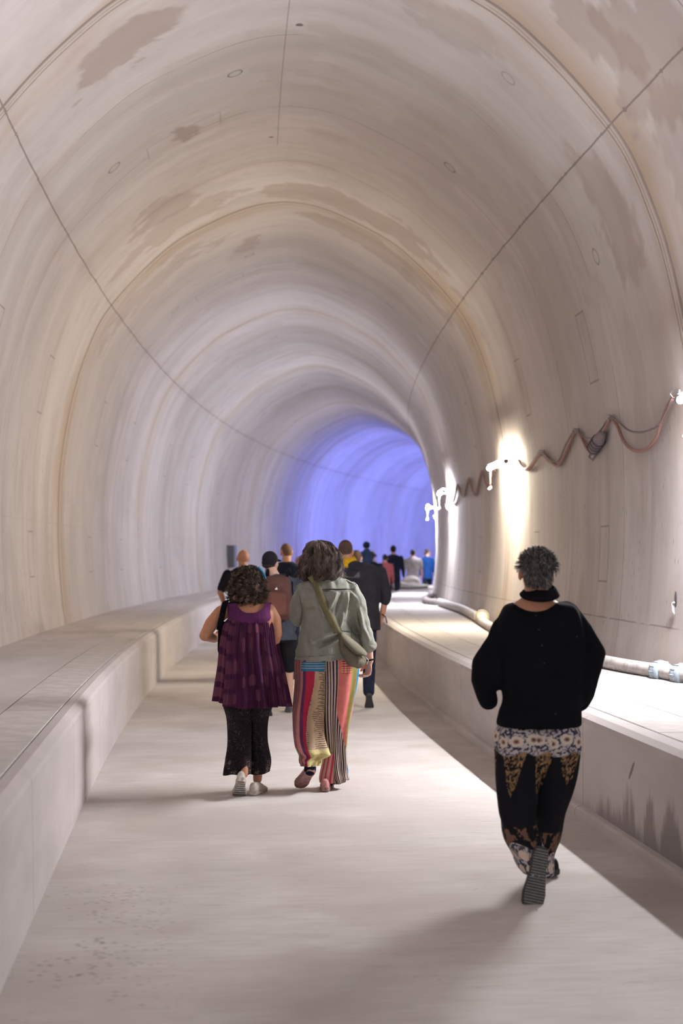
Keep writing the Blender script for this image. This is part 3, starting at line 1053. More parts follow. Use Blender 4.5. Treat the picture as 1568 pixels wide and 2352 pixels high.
# ------------------------------------------------------------------ woman in the olive jacket and patchwork trousers
M_SOCK = cloth('black_sock', (.012, .012, .02), 300, .1)
def woman_jacket():
    f = Fig(748, 1820, 9.9, 'person in a grey-green jacket and striped patchwork trousers with a cross-body bag', turn=.26)
    r = f.r
    hc = f.P(738, 1292, .0)
    mb = MB()
    head_shape(mb, hc, 1.0)
    f.limb(mb, [(742, 1305, -.01, .055), (748, 1345, -.02, .062)])
    f.rows(mb, [(1345, 710, 795, .07, 0), (1362, 700, 806, .09, 0), (1420, 706, 798, .09, 0), (1490, 704, 800, .09, 0), (1520, 700, 800, .08, 0), (1560, 704, 796, .07, 0)], 18)
    f.limb(mb, [(700, 1365, 0, .045), (690, 1410, .01, .032), (705, 1418, .22, .028)])
    hand_shape(mb, f.P(705, 1425, .22), (.6, .7, 0), (0, 0, 1), 1, .7, .95)
    f.limb(mb, [(804, 1364, 0, .040), (831, 1440, .02, .033), (847, 1500, .04, .030), (849, 1518, .04, .026)])
    hand_shape(mb, f.P(848, 1520, .04), (-.10, .12, -1), (-.85, -.45, 0), 1, .75, 1.0)
    f.limb(mb, [(712, 1545, 0, .068), (708, 1660, 0, .048), (712, 1728, -.12, .032), (712, 1752, -.16, .028)])
    f.limb(mb, [(784, 1545, 0, .068), (770, 1660, .05, .048), (755, 1740, .06, .040), (751, 1795, .03, .036)])
    mb.fused('body', SKIN_B, r, .006, 4)
    eyes(r, hc)
    # hair
    prof = [(1243, 724, 740), (1247, 711, 757), (1256, 702, 768), (1270, 696, 777), (1285, 692, 782), (1300, 691, 785), (1315, 690, 786), (1328, 693, 783), (1336, 702, 770)]
    H = catmull(np.array(prof, float), 40)
    zz = np.array([f.P(740, q[0]).z for q in H]); cx = np.array([f.P((q[1] + q[2]) / 2, q[0]).x for q in H]); hw = np.array([f.w((q[2] - q[1]) / 2) for q in H])
    def env(t, th, off):
        z = np.interp(t, np.linspace(0, 1, 40), zz); x0 = np.interp(t, np.linspace(0, 1, 40), cx); w = np.interp(t, np.linspace(0, 1, 40), hw) + off
        return np.stack([x0 + w * np.sin(th), hc.y - .02 + w * .98 * np.cos(th), z + 0 * th], -1)
    mb = MB()
    rings = []
    for t in np.linspace(0.02, .97, 22):
        th = np.linspace(0, 2 * np.pi, 32, endpoint=False)
        p = env(np.full(32, t), th, -.018)
        if t > .3: p[:, 1] = np.minimum(p[:, 1], hc.y + .045)
        rings.append([Vector(q) for q in p])
    mb.rings(rings)
    hm = mb.fused('hair', plain('brown_hair', (.075, .050, .041), .6, grain=.4, scale=80), r, .007, 3, post=wrinkle(.008, 30, 12, 3))
    st = []
    for lock in range(190):
        lth = rng.uniform(0, 2 * np.pi); lt0 = rng.uniform(0, .55) ** 1.3; llen = rng.uniform(.35, .8)
        la = rng.uniform(.05, .20); lf = rng.uniform(5, 10); lp = rng.uniform(0, 6.3); lo_ = rng.uniform(-.012, .008); lg = rng.uniform(.45, 1.5); lfly = rng.uniform(0, .022) if rng.random() < .3 else 0; drift = rng.normal(0, .22)
        for i in range(30):
            th0 = lth + rng.normal(0, .05)
            front = math.cos(th0) > .45
            t0 = max(0, lt0 + rng.normal(0, .03)) if not front else 0.0
            t1 = min(1.04, t0 + llen * rng.uniform(.8, 1.05)) if not front else rng.uniform(.12, .25)
            n = 13
            t = np.linspace(t0, t1, n); q = (t - t0) / (t1 - t0 + 1e-6)
            th = th0 + la * np.sin(t * lf * 2.2 + lp + rng.normal(0, .12)) * (.3 + q) + (drift + rng.normal(0, .05)) * (t - t0)
            off = -.010 + lo_ + rng.uniform(-.005, .005) + .013 * np.sin(t * lf * 2.2 + lp * 1.7 + rng.normal(0, .15)) * (.3 + q) + lfly * q + (rng.uniform(0, .04) if rng.random() < .04 else 0) * q
            p = env(t, th, off)
            p[:, 2] += rng.normal(0, .003)
            g_ = lg * rng.uniform(.75, 1.3) * (1.9 if rng.random() < .08 else 1)
            st.append((p, rng.uniform(.0006, .0016), (.16 * g_, .115 * g_, .098 * g_)))
    hair_mesh('hair_strands', hm, st, M_HAIR)
    # jacket
    mb = MB()
    f.rows(mb, [(1313, 734, 764, .05, -.02), (1322, 724, 778, .065, -.025), (1331, 706, 796, .085, -.02), (1342, 687, 815, .105, -.01), (1362, 684, 820, .13, -.01), (1400, 692, 816, .14, 0), (1430, 690, 811, .145, 0),
                (1465, 684, 822, .155, 0), (1490, 679, 830, .16, 0), (1513, 674, 834, .165, 0), (1515, 674, 834, .165, 0)], 34, 2.05)
    f.limb(mb, [(697, 1358, 0, .060), (686, 1385, 0, .066), (682, 1412, .01, .056), (686, 1424, .06, .050), (706, 1424, .24, .044)])
    f.limb(mb, [(806, 1356, 0, .060), (818, 1382, 0, .066), (829, 1425, .0, .056), (840, 1466, .02, .048), (846, 1484, .03, .046)])
    def post(co, no):
        co = co.copy()
        x = co[:, 0]; z = co[:, 2]; back = ss(-no[:, 1], -.1, .5)
        d = (fb(x * 11 + z * 4, z * 5 - x * 3, 4, 31) - .5) * .036
        def fold(x0, y0, x1, y1, w, amp):
            a = f.P(x0, y0); b = f.P(x1, y1)
            ax, az, bx, bz = a.x, a.z, b.x, b.z
            L = math.hypot(bx - ax, bz - az)
            tx, tz = (bx - ax) / L, (bz - az) / L
            s_ = np.clip((x - ax) * tx + (z - az) * tz, 0, L)
            dist = np.hypot(x - ax - tx * s_, z - az - tz * s_)
            return 2.2 * amp * np.exp(-(dist / w) ** 2) * np.sin(np.clip(s_ / L, .05, .95) * np.pi) ** .5
        for q in ((716, 1472, 776, 1452, .014, .014), (728, 1480, 775, 1466, .010, -.010), (735, 1488, 774, 1470, .010, .012), (772, 1362, 752, 1405, .010, .010), (784, 1362, 768, 1410, .010, -.010),
                  (796, 1362, 790, 1420, .012, .012), (803, 1358, 816, 1372, .008, .010), (808, 1362, 800, 1398, .010, -.012), (760, 1412, 775, 1440, .012, .010), (786, 1402, 780, 1440, .010, .010),
                  (700, 1398, 720, 1396, .010, -.008), (826, 1400, 834, 1450, .014, .012), (818, 1410, 826, 1460, .012, -.014), (834, 1440, 846, 1470, .010, .010), (800, 1425, 820, 1460, .012, -.010),
                  (697, 1350, 690, 1385, .012, .006), (690, 1440, 700, 1500, .02, .006), (735, 1385, 745, 1420, .012, .008)):
            d = d + fold(*q) * back
        # seams
        for q in ((736, 1354, 812, 1354, .004, -.006), (695, 1352, 735, 1354, .004, -.004), (775, 1448, 806, 1450, .004, -.004), (700, 1490, 700, 1513, .003, -.003)):
            d = d + fold(*q) * back
        co += no * d[:, None]
        hem = ss(z, f.P(740, 1506).z, f.P(740, 1512).z)
        col = np.tile(np.array((.29, .295, .25)), (len(co), 1))
        m = fb(x * 40, z * 40, 3, 33)
        col = col * (.88 + .24 * m)[:, None]
        def line(x0, y0, x1, y1, w, k):
            nonlocal col
            a = abs(fold(x0, y0, x1, y1, w, 1.0)) * back
            col = col * (1 - k * a)[:, None]
        line(734, 1353, 812, 1353, .004, .5); line(734, 1357, 812, 1357, .003, .3); line(688, 1364, 694, 1400, .003, .3); line(775, 1447, 808, 1451, .003, .35)
        line(776, 1414, 784, 1448, .002, .3); line(806, 1440, 808, 1480, .003, .3); line(694, 1400, 690, 1436, .004, .4); line(674, 1507, 780, 1499, .002, .25)
        return co, col
    M_J = col_attr('jacket_cloth', .85, .2, .15, 260)
    jk = mb.fused('jacket', M_J, r, .0055, 5, post=post)
    mb = MB()
    # turned-up cuff, collar stand, shoulder straps
    mb.chain([f.P(838, 1478, .03), f.P(854, 1482, .03)], [.034, .036], 14)
    mb.ball(f.P(848, 1484, .03), (.050, .055, .030), 18, 10, Matrix.Rotation(.35, 3, 'Y'))
    c_ = mb.fused('cuff', M_J, jk, .005, 3, post=lambda co, no: (co, np.tile((.28, .285, .24), (len(co), 1))))
    for a, b in (((686, 1346), (706, 1334)), ((798, 1334), (816, 1344))):
        p0 = f.P(a[0], a[1], -.02) + Vector((0, 0, -.002)); p1 = f.P(b[0], b[1], -.02) + Vector((0, 0, -.002))
        mb = MB(); mb.cap(p0, p1, .022, .018, 12, ((0, 0, 1), .25))
        mb.build('shoulder_strap', M_J, jk, cols=np.tile((.29, .295, .25), (len(mb.v), 1)))
        mb = MB(); mb.ball(p1 + Vector((0, -.01, .008)), (.006, .006, .003), 10, 6); mb.build('button', M_BLACK, jk)
    mb = MB()
    mb.rings([ring_of(f.P(750, 1327, -.02) + Vector((0, 0, z)), rr, rr * .95, 28, 2.0) for z, rr in ((0, .070), (.02, .066), (.034, .062), (.036, .056), (.02, .054))])
    mb.build('collar', M_J, jk, cols=np.tile((.31, .315, .27), (len(mb.v), 1)))
    # trousers, patchwork in stripes
    CR = {'pink': (.62, .25, .24), 'red': (.50, .03, .07), 'coral': (.70, .20, .18), 'cream': (.60, .47, .40), 'beige': (.52, .38, .25), 'black': (.03, .02, .04), 'olive': (.32, .27, .08),
          'blue': (.03, .22, .42), 'purple': (.12, .04, .12), 'yellow': (.66, .62, .22), 'white': (.70, .66, .64)}
    def patchwork(side):
        def fn(a, t, V):
            n = len(a)
            p = (.75 - a) / .5                        # 0 left edge .. 1 right edge as seen from behind
            p = np.where(p < 0, p + 2, p)             # the front runs 1..2
            h = f.P(740, 1515).z - V[:, 2]
            c = np.tile(np.array(CR['pink']), (n, 1)).astype(float)
            def put(m, k): c[m] = CR[k] if isinstance(k, str) else k
            wav = .02 * np.sin(h * 12 + side)
            if side < 0:
                put((p < .30 + wav) & (((p * 26) % 1) < .48), 'black')
                put((p > .24) & (p < .34), 'pink'); put((p > .32) & (p < .38), 'purple')
                put((p > .38) & (p < .56) & (h > .07), 'red')
                m = (p >= .54 - ss(h, .1, .6) * .10) & (p < 1.02)
                put(m, 'beige')
                tick = m & (((h * 75 + p * 1.2) % 1) < .30) & (((p * 2.9 + .5 * fb(h * 14, p, 2, 3)) % 1) < .68)
                put(tick, (.10, .06, .05))
                put((p > .84) & (p < 1.12), 'olive')
                put((p > .27) & (p < .70) & (h > .005) & (h < .072), 'blue')
                m = (p > .27) & (p < .70) & (h > .01) & (h < .072) & (((h * 62) % 1) < .17); put(m, 'cream')
                m = (h > .60); put(m & (p > .45), 'yellow')
                put(m & (p > .45) & (((h * 130) % 1) < .4), 'beige')
                put((p >= 1.15) & (((p * 14) % 1) < .5), 'black'); put((p >= 1.5) & (p < 1.75), 'coral')
            else:
                put((p > .02) & (p < .14), 'pink'); put((p >= .0) & (p < .03), 'purple')
                m = (p > .12) & (p < .50); put(m, 'cream'); put(m & (((p * 17.5) % 1) < .52), 'black')
                e1 = .50 + ss(h, .3, .85) * .48
                m = (p >= .47) & (p < e1); put(m, 'cream'); put(m & (((p * 17.5) % 1) < .52), 'black')
                put((p >= e1) & (p < .72 + ss(h, .2, .6) * .06), 'coral')
                m = (p >= .55) & (p < .80) & (h < .085); put(m & (((p * 22) % 1) < .35), 'yellow'); put(m & (((h * 60) % 1) < .3), 'red')
                m = (p >= .72 + ss(h, .2, .6) * .06) & (p < .88); put(m & (p >= e1), 'olive')
                m = (p >= .86) & (p < 1.06); put(m & (p >= e1), 'blue')
                put((p >= 1.0) & (p < 1.015), 'cream')
                m = (p >= 1.1) & (((p * 12) % 1) < .5); put(m, 'red'); put((p >= 1.6) & (p < 1.8), 'beige')
            c *= (.86 + .28 * fb(a * 40, t * 60, 3, 14))[:, None]
            return c
        return fn
    mP = col_attr('patchwork_cloth', .8, .2)
    def fold(A, t):
        return (.006 * np.sin(A * 2 * np.pi * 4 + t * 7) + .008 * np.sin(A * 2 * np.pi * 7 - t * 5)) * min(1, t * 3) + .008 * np.sin(t * 30 + A * 12) * max(0, t - .45)
    f.grid('trouser_leg', mP, [(1498, 682, 764, .12, 0), (1520, 678, 764, .13, 0), (1573, 679, 756, .12, 0), (1634, 674, 747, .105, -.01), (1685, 674, 747, .10, -.03), (1710, 677, 752, .10, -.06),
                               (1726, 683, 757, .10, -.09), (1736, 690, 755, .085, -.10), (1746, 688, 736, .075, -.12), (1758, 692, 731, .065, -.15)], 200, 320, patchwork(-1), fold, r)
    f.grid('trouser_leg', mP, [(1498, 734, 824, .12, 0), (1520, 734, 825, .13, 0), (1573, 737, 820, .12, 0), (1634, 740, 808, .10, .02), (1680, 744, 798, .095, .04), (1717, 748, 794, .09, .05),
                               (1755, 752, 795, .09, .05), (1780, 758, 796, .088, .05), (1795, 765, 795, .085, .05)], 200, 320, patchwork(1), fold, r, hem=lambda A, t: .015 * np.sin(A * 6.28) * max(0, t - .9) * 10)
    mb = MB(); f.rows(mb, [(1500, 700, 800, .09, 0), (1540, 712, 788, .09, 0), (1575, 725, 772, .07, 0), (1600, 738, 754, .03, 0)], 12)
    mb.fused('trouser_seat', cloth('olive_stripe_cloth', (.32, .27, .08), 200), r, .006, 3)
    # inner turn-up of the planted leg
    def turn(a, t, V):
        p = (.75 - a) / .5
        c = np.tile(np.array(CR['pink']), (len(a), 1)).astype(float)
        c[((p * 5.2) % 1) < .28] = CR['red']; c[((p * 5.2 + .4) % 1) < .18] = CR['cream']; c[(t > .80) & (t < .82)] = CR['red']
        return c
    f.grid('trouser_cuff', mP, [(1728, 745, 775, .06, .02), (1760, 738, 772, .065, .02), (1785, 733, 770, .065, .02), (1797, 734, 768, .063, .02)], 90, 60, turn, None, r)
    for pts in ([(712, 1738, -.13, .040), (712, 1768, -.175, .042)], [(751, 1790, .03, .036), (751, 1806, .02, .034)]):
        mb = MB(); f.limb(mb, pts); mb.fused('sock', M_SOCK, r, .005, 3)
    mu = plain('pink_canvas', (.50, .24, .22), .8, grain=.15); ms = plain('pink_sole', (.30, .16, .15), .7, grain=.3, scale=40)
    shoe(r, 'shoe', f.P(692, 1801, -.06), (.36, -.76, .54), (.1, .5, .8), 1.0, mu, ms, lace=mu, label='pink canvas shoe lifted with its sole showing')
    q = f.P(751, 1812, .10); q.z = .0
    shoe(r, 'shoe', q, (-.08, -1, .03), (0, 0, 1), 1.0, mu, ms, lace=mu)
    # bracelet
    mb = MB(); c0 = f.P(847.5, 1516, .04)
    mb.tube([c0 + Vector((math.cos(q) * .031, math.sin(q) * .028, .006 * math.cos(q))) for q in np.linspace(0, 2 * math.pi, 24)], .006, 8)
    mb.build('bracelet', M_BLACK, r)
    # cross-body bag, carried: a thing of its own
    MB_ = cloth('olive_canvas', (.165, .150, .110), 240, .15, .9)
    b = empty('shoulder_bag', f.o + Vector((.15, 0, 0)))
    tag(b, 'olive canvas shoulder bag with a flap, hanging at the right hip of the striped trousers', 'bag')
    off = Vector((-.15, 0, 0))
    def Q(px, py, dy): return f.P(px, py, dy) + off
    mb = MB()
    mb.chain([Q(784, 1462, -.20), Q(796, 1490, -.20), Q(812, 1512, -.20), Q(824, 1522, -.19)], [.020, .048, .060, .040], 16)
    mb.chain([Q(790, 1465, -.12), Q(812, 1500, -.10), Q(830, 1518, -.12)], [.02, .05, .036], 16)
    bg = mb.fused('pouch', MB_, b, .006, 6, post=wrinkle(.006, 22, 12, 4))
    # flap
    V, F = [], []
    A = [(786, 1452), (800, 1462), (818, 1476), (834, 1490), (843, 1502), (840, 1507)]
    B = [(780, 1458), (790, 1476), (806, 1494), (820, 1504), (832, 1506), (838, 1508)]
    mb = MB(); rings = []
    for (ax, ay), (bx, by) in zip(catmull(A, 14), catmull(B, 14)):
        p = Q(ax, ay, -.15); q = Q(bx, by, -.275); m = (p + q) / 2 + Vector((0, -.03, .01))
        up = Vector((.0, -.003, .004))
        rings.append([p, m, q, q + up, m + up, p + up])
    mb.rings(rings); mb.build('flap', MB_, b)
    # strap up across the back to the left shoulder
    pts = [(781, 1462), (770, 1440), (757, 1413), (744, 1386), (732, 1356), (722, 1332), (714, 1322)]
    rings = []
    ty = []
    for i, (x_, y_) in enumerate(catmull(pts, 26)):
        p = f.P(x_, y_, -.5)
        ok, loc, n_, _i = jk.ray_cast(p, Vector((0, 1, 0)))
        y0 = loc.y if ok else None
        ty.append(y0)
    last = next(v for v in ty if v is not None)
    ty = [v if v is not None else last for v in ty]
    for i in range(1, 26):
        if ty[i] > ty[i - 1] + .02 and i > 18: ty[i] = ty[i - 1] + .01
    sm = [min(np.mean(ty[max(0, i - 3):i + 4]), ty[i]) for i in range(26)]
    sm = [float(np.mean(sm[max(0, i - 2):i + 3])) for i in range(26)]
    for i, (x_, y_) in enumerate(catmull(pts, 26)):
        y0 = sm[i] - .004
        p = f.P(x_, y_, 0); p.y = y0 - .006
        n2 = Vector((.88, 0, .47)); tt = .026
        rings.append([p - n2 * tt + off, p + n2 * tt + off, p + n2 * tt + Vector((0, .004, 0)) + off, p - n2 * tt + Vector((0, .004, 0)) + off])
    mb = MB(); mb.rings(rings)
    s_ = mb.build('strap', cloth('strap_webbing', (.20, .18, .10), 260, .15, .9), b)
    mb = MB(); mb.tube([Q(838, 1508, -.2), Q(846, 1516, -.19), Q(842, 1526, -.19)], .003, 6)
    mb.build('cord', M_PLASTIC_WHITE, b)
woman_jacket()

# ------------------------------------------------------------------ woman in the purple top
def woman_purple():
    f = Fig(572, 1822, 9.72, 'person with curly brown hair in a sleeveless purple tie-dye top and dark cropped trousers', turn=.15)
    r = f.r
    hc = f.P(568, 1342, .02)
    R = Matrix.Rotation(-.12, 3, 'Y')
    mb = MB()
    head_shape(mb, hc, .95, R)
    f.limb(mb, [(570, 1362, 0, .052), (578, 1398, -.015, .055)])
    f.rows(mb, [(1386, 545, 606, .06, -.01), (1396, 528, 622, .085, -.01), (1412, 524, 630, .112, -.01), (1450, 530, 628, .115, 0), (1520, 528, 628, .12, 0), (1600, 522, 618, .12, 0)], 20, 2.4)
    f.limb(mb, [(530, 1398, 0, .048), (508, 1408, 0, .052), (486, 1432, -.01, .048), (470, 1460, -.02, .038), (492, 1466, .12, .032), (500, 1463, .17, .025)])
    hand_shape(mb, f.P(499, 1463, .16), (.35, .5, .05), (.3, 0, 1), -1, .8, .85)
    f.limb(mb, [(619, 1402, 0, .044), (631, 1424, 0, .044), (634, 1456, -.01, .042), (630, 1474, .02, .036), (612, 1468, .16, .028)])
    hand_shape(mb, f.P(612, 1468, .16), (-.5, .6, 0), (0, 0, 1), 1, .8, .85)
    f.limb(mb, [(545, 1620, 0, .07), (548, 1700, -.02, .05), (556, 1740, -.07, .034), (560, 1765, -.12, .030), (560, 1778, -.15, .028)])
    f.limb(mb, [(597, 1620, 0, .065), (592, 1700, .07, .045), (592, 1760, .10, .036), (591, 1790, .08, .031)])
    mb.fused('body', skin_mat('skin_rosy', (.55, .26, .15)), r, .006, 5)
    eyes(r, hc, .95, R)
    prof = [(1298, 556, 586), (1304, 546, 594), (1315, 535, 603), (1330, 528, 607), (1345, 524, 609), (1360, 524, 608), (1372, 530, 603), (1382, 542, 595), (1388, 552, 588)]
    H = catmull(np.array(prof, float), 40)
    zz = np.array([f.P(568, q[0]).z for q in H]); cx = np.array([f.P((q[1] + q[2]) / 2, q[0]).x for q in H]); hw = np.array([f.w((q[2] - q[1]) / 2) for q in H])
    def env(t, th, off):
        L = np.linspace(0, 1, 40)
        z = np.interp(t, L, zz); x0 = np.interp(t, L, cx); w = np.interp(t, L, hw) + off
        return np.stack([x0 + w * np.sin(th), hc.y - .02 + w * 1.0 * np.cos(th), z + 0 * th], -1)
    mb = MB(); rings = []
    for t in np.linspace(0.02, .97, 20):
        th = np.linspace(0, 2 * np.pi, 32, endpoint=False)
        p = env(np.full(32, t), th, -.016)
        if t > .3: p[:, 1] = np.minimum(p[:, 1], hc.y + .04)
        rings.append([Vector(q) for q in p])
    mb.rings(rings)
    hm = mb.fused('hair', plain('dark_curly_hair', (.03, .02, .016), .6, grain=.4, scale=80), r, .007, 2, post=wrinkle(.012, 50, 40, 5))
    st = []
    for lock in range(330):
        th0 = rng.uniform(0, 2 * np.pi); t0 = rng.uniform(.05, .95)
        if math.cos(th0) > .45 and t0 > .22: continue
        p0 = env(np.array([t0]), np.array([th0]), -.010)[0]
        out = np.array([math.sin(th0), math.cos(th0), (.35 - t0) * 1.2]); out /= np.linalg.norm(out)
        ax0 = out * .25 + np.array([0, 0, -.9]) + rng.normal(0, .45, 3); ax0[2] = min(ax0[2], -.35)
        lrad = rng.uniform(.005, .015) * min(1, .5 + t0); lturn = rng.uniform(.8, 2.2); lph = rng.uniform(0, 6.3); lg = rng.uniform(.4, 1.5) * (2.0 if rng.random() < .12 else 1); lL = rng.uniform(.02, .055)
        for i in range(12):
            n = 14; q = np.linspace(0, 1, n)
            ax = ax0 + rng.normal(0, .10, 3); ax /= np.linalg.norm(ax)
            e1 = np.cross(ax, out); e1 /= np.linalg.norm(e1) + 1e-9; e2 = np.cross(ax, e1)
            rad = lrad * rng.uniform(.8, 1.15); ph = lph + rng.normal(0, .25)
            pts = p0 + rng.normal(0, .003, 3) + ax * (q * lL * rng.uniform(.85, 1.15))[:, None] + (e1[None] * np.cos(ph + q * lturn * 6.28)[:, None] + e2[None] * np.sin(ph + q * lturn * 6.28)[:, None]) * rad + out * rng.uniform(-.006, .006)
            g_ = lg * rng.uniform(.7, 1.3)
            st.append((pts, rng.uniform(.0006, .0015), (.12 * g_, .080 * g_, .060 * g_)))
    hair_mesh('hair_strands', hm, st, M_HAIR)
    mb = MB()
    hb_ = [Vector(env(np.array([tt_]), np.array([aa_]), .006)[0]) for tt_, aa_ in ((.10, 1.9), (.16, 1.85), (.22, 1.8), (.28, 1.75), (.34, 1.6), (.38, 1.4))]
    mb.tube(hb_, .009, 8)
    mb.build('headband', plain('blue_headband', (.06, .34, .60), .5), r)
    # top: gathered cloth hanging from a yoke
    def tie(a, t, V):
        p = (.75 - a) / .5
        h = t
        base = np.array((.055, .014, .045))
        c = np.tile(base, (len(a), 1))
        row = h * 7.0 + .5 * fb(a * 9, h * 2, 3, 41) + .12 * np.sin(a * 30)
        ri = np.floor(row); fr = row - ri
        col_ = a * 30 + ri * .37 + .6 * fb(a * 20, ri, 2, 43); ci = np.floor(col_); cf = col_ - ci
        rnd = vn(ci * 3.1 + .5, ri * 5.7 + .5); rn2 = vn(ci * 7.7 + 3.5, ri * 2.3 + .5)
        wx = .30 + .5 * rn2
        blob = ss((np.abs(cf - .5) * 2 / wx) ** 3 + (np.abs(fr - .55) * 2.6) ** 3, 1.15, .85)
        left = ss(p, .42, .22) * (p > -.3)
        st_ = blob * ss(rnd, .35, .75) * .75 * (1 - left) + left * ss(np.abs(fr - .6), .36, .28) * (.6 + .4 * fb(a * 60, h * 3, 2, 47))
        c = lerp(c, np.clip(st_, 0, 1) * .85, (.175, .060, .095))
        c = lerp(c, ss(h, .05, .0) * .5, (.13, .03, .12))
        c = lerp(c, ss(fb(a * 300, h * 4, 2, 42), .55, .8) * .25, (.30, .11, .16))
        return np.clip(c, 0, 1)
    def pleat(A, t):
        k = float(ss(t, .06, .34))
        w = A * 2 * np.pi
        fine = .0035 * np.sin(w * 46 + 2 * np.sin(w * 3)) * (1 - .6 * t)
        big = (.013 * np.sin(w * 13 + 1.5 * np.sin(w * 2 + 1)) + .011 * np.sin(w * 19 + t * 2)) * (.35 + 1.0 * t)
        return (fine + big) * k
    mT = col_attr('tie_dye_cloth', .9, .1)
    f.grid('top', mT, [(1406, 530, 612, .122, -.005), (1420, 525, 622, .132, -.005), (1440, 516, 629, .138, 0), (1483, 509, 635, .145, 0), (1535, 505, 646, .155, 0), (1575, 500, 654, .165, 0), (1616, 495, 662, .175, 0)],
           460, 260, tie, pleat, r, hem=lambda A, t: (.010 * np.sin(A * 18 + 1) + .02 * np.sin(A * 6.283 + 2.5)) * t, p=2.3)
    mb = MB()
    f.rows(mb, [(1384, 520, 626, .080, -.01), (1392, 520, 626, .100, -.01), (1402, 521, 625, .118, -.01), (1416, 523, 626, .138, -.008), (1424, 529, 622, .140, -.008), (1431, 542, 614, .132, -.008)], 14, 2.5)
    yk = mb.fused('yoke', cloth('purple_yoke_cloth', (.115, .028, .105), 200, .12, .85, .15), r, .0055, 4, post=wrinkle(.003, 30, 12, 6))
    c = MB(); c.ball(f.P(577, 1383, -.03), (.098, .24, .080), 28, 16); c.ball(f.P(577, 1372, -.03), (.105, .20, .080), 28, 16)
    cut(yk, c)
    c = MB(); c.ball(f.P(503, 1400, 0), (.062, .3, .13), 20, 12); c.ball(f.P(641, 1400, 0), (.060, .3, .12), 20, 12)
    cut(yk, c)
    # cropped trousers
    def lace(a, t, V):
        n = fb(a * 90, t * 140, 4, 51); n2 = fb(a * 12, t * 9, 3, 52)
        c = np.tile(np.array((.014, .010, .014)), (len(a), 1))
        c = lerp(c, ss(np.abs(n - .5), .035, .01) * (.30 + .7 * ss(n2, .45, .6)), (.15, .11, .115))
        c = lerp(c, ss(n2, .58, .68) * ss(n, .5, .56) * ss(t, .5, .9) * .7, (.30, .20, .17))
        return c
    mL = col_attr('dark_lace_cloth', .9, .15)
    fo = lambda A, t: .007 * np.sin(A * 2 * np.pi * 3 + 1) * (.3 + t) + .004 * np.sin(A * 2 * np.pi * 8 + t * 4) * t
    f.grid('trouser_leg', mL, [(1596, 512, 575, .12, 0), (1615, 511, 578, .12, 0), (1650, 521, 578, .11, -.01), (1704, 524, 577, .10, -.03), (1745, 519, 576, .10, -.05), (1776, 514, 574, .11, -.06)], 180, 200, lace, fo, r, hem=lambda A, t: .006 * np.sin(A * 25) * (t > .95))
    f.grid('trouser_leg', mL, [(1596, 568, 628, .12, 0), (1620, 568, 626, .12, 0), (1653, 574, 616, .10, .03), (1698, 573, 614, .095, .06), (1742, 572, 621, .10, .08), (1769, 573, 617, .10, .09)], 180, 200, lace, fo, r, hem=lambda A, t: .02 * np.sin(A * 6.28 + 1) * t)
    mu = plain('white_mesh_shoe', (.60, .56, .50), .7, grain=.15, scale=50); ms = plain('cream_sole', (.50, .46, .40), .7, grain=.3, scale=40)
    shoe(r, 'shoe', f.P(549, 1826, -.08), (.12, -.80, .58), (.0, .6, .75), 1.0, mu, ms, ribs=9, lace=mu, label='off-white trainer pushed up on its toes, sole showing')
    q = f.P(598, 1812, .12); q.z = 0
    shoe(r, 'shoe', q, (-.22, -1, .03), (0, 0, 1), 1.0, mu, ms, lace=mu)
    # black bag slung from the left shoulder
    b = empty('handbag', f.o + Vector((-.2, 0, 0)))
    tag(b, 'black handbag on a strap over the left shoulder of the purple top', 'bag')
    off = Vector((.2, 0, 0))
    pts = [f.P(*q) + off for q in ((528, 1378, .02), (519, 1381, -.07), (514, 1395, -.105), (510, 1415, -.10), (506, 1432, -.07), (504, 1446, -.02))]
    mb = MB(); rings = []
    for p in catmull([tuple(q) for q in pts], 18):
        p = Vector(p); n2 = Vector((.95, .0, .2))
        rings.append([p - n2 * .022, p + n2 * .022, p + n2 * .022 + Vector((0, .006, .003)), p - n2 * .022 + Vector((0, .006, .003))])
    mb.rings(rings); mb.build('strap', M_BLACK, b)
    mb = MB(); mb.cap(f.P(514, 1440, .05) + off, f.P(514, 1492, .05) + off, .04, .045, 14); mb.fused('pouch', M_BLACK, b, .007, 4)
woman_purple()
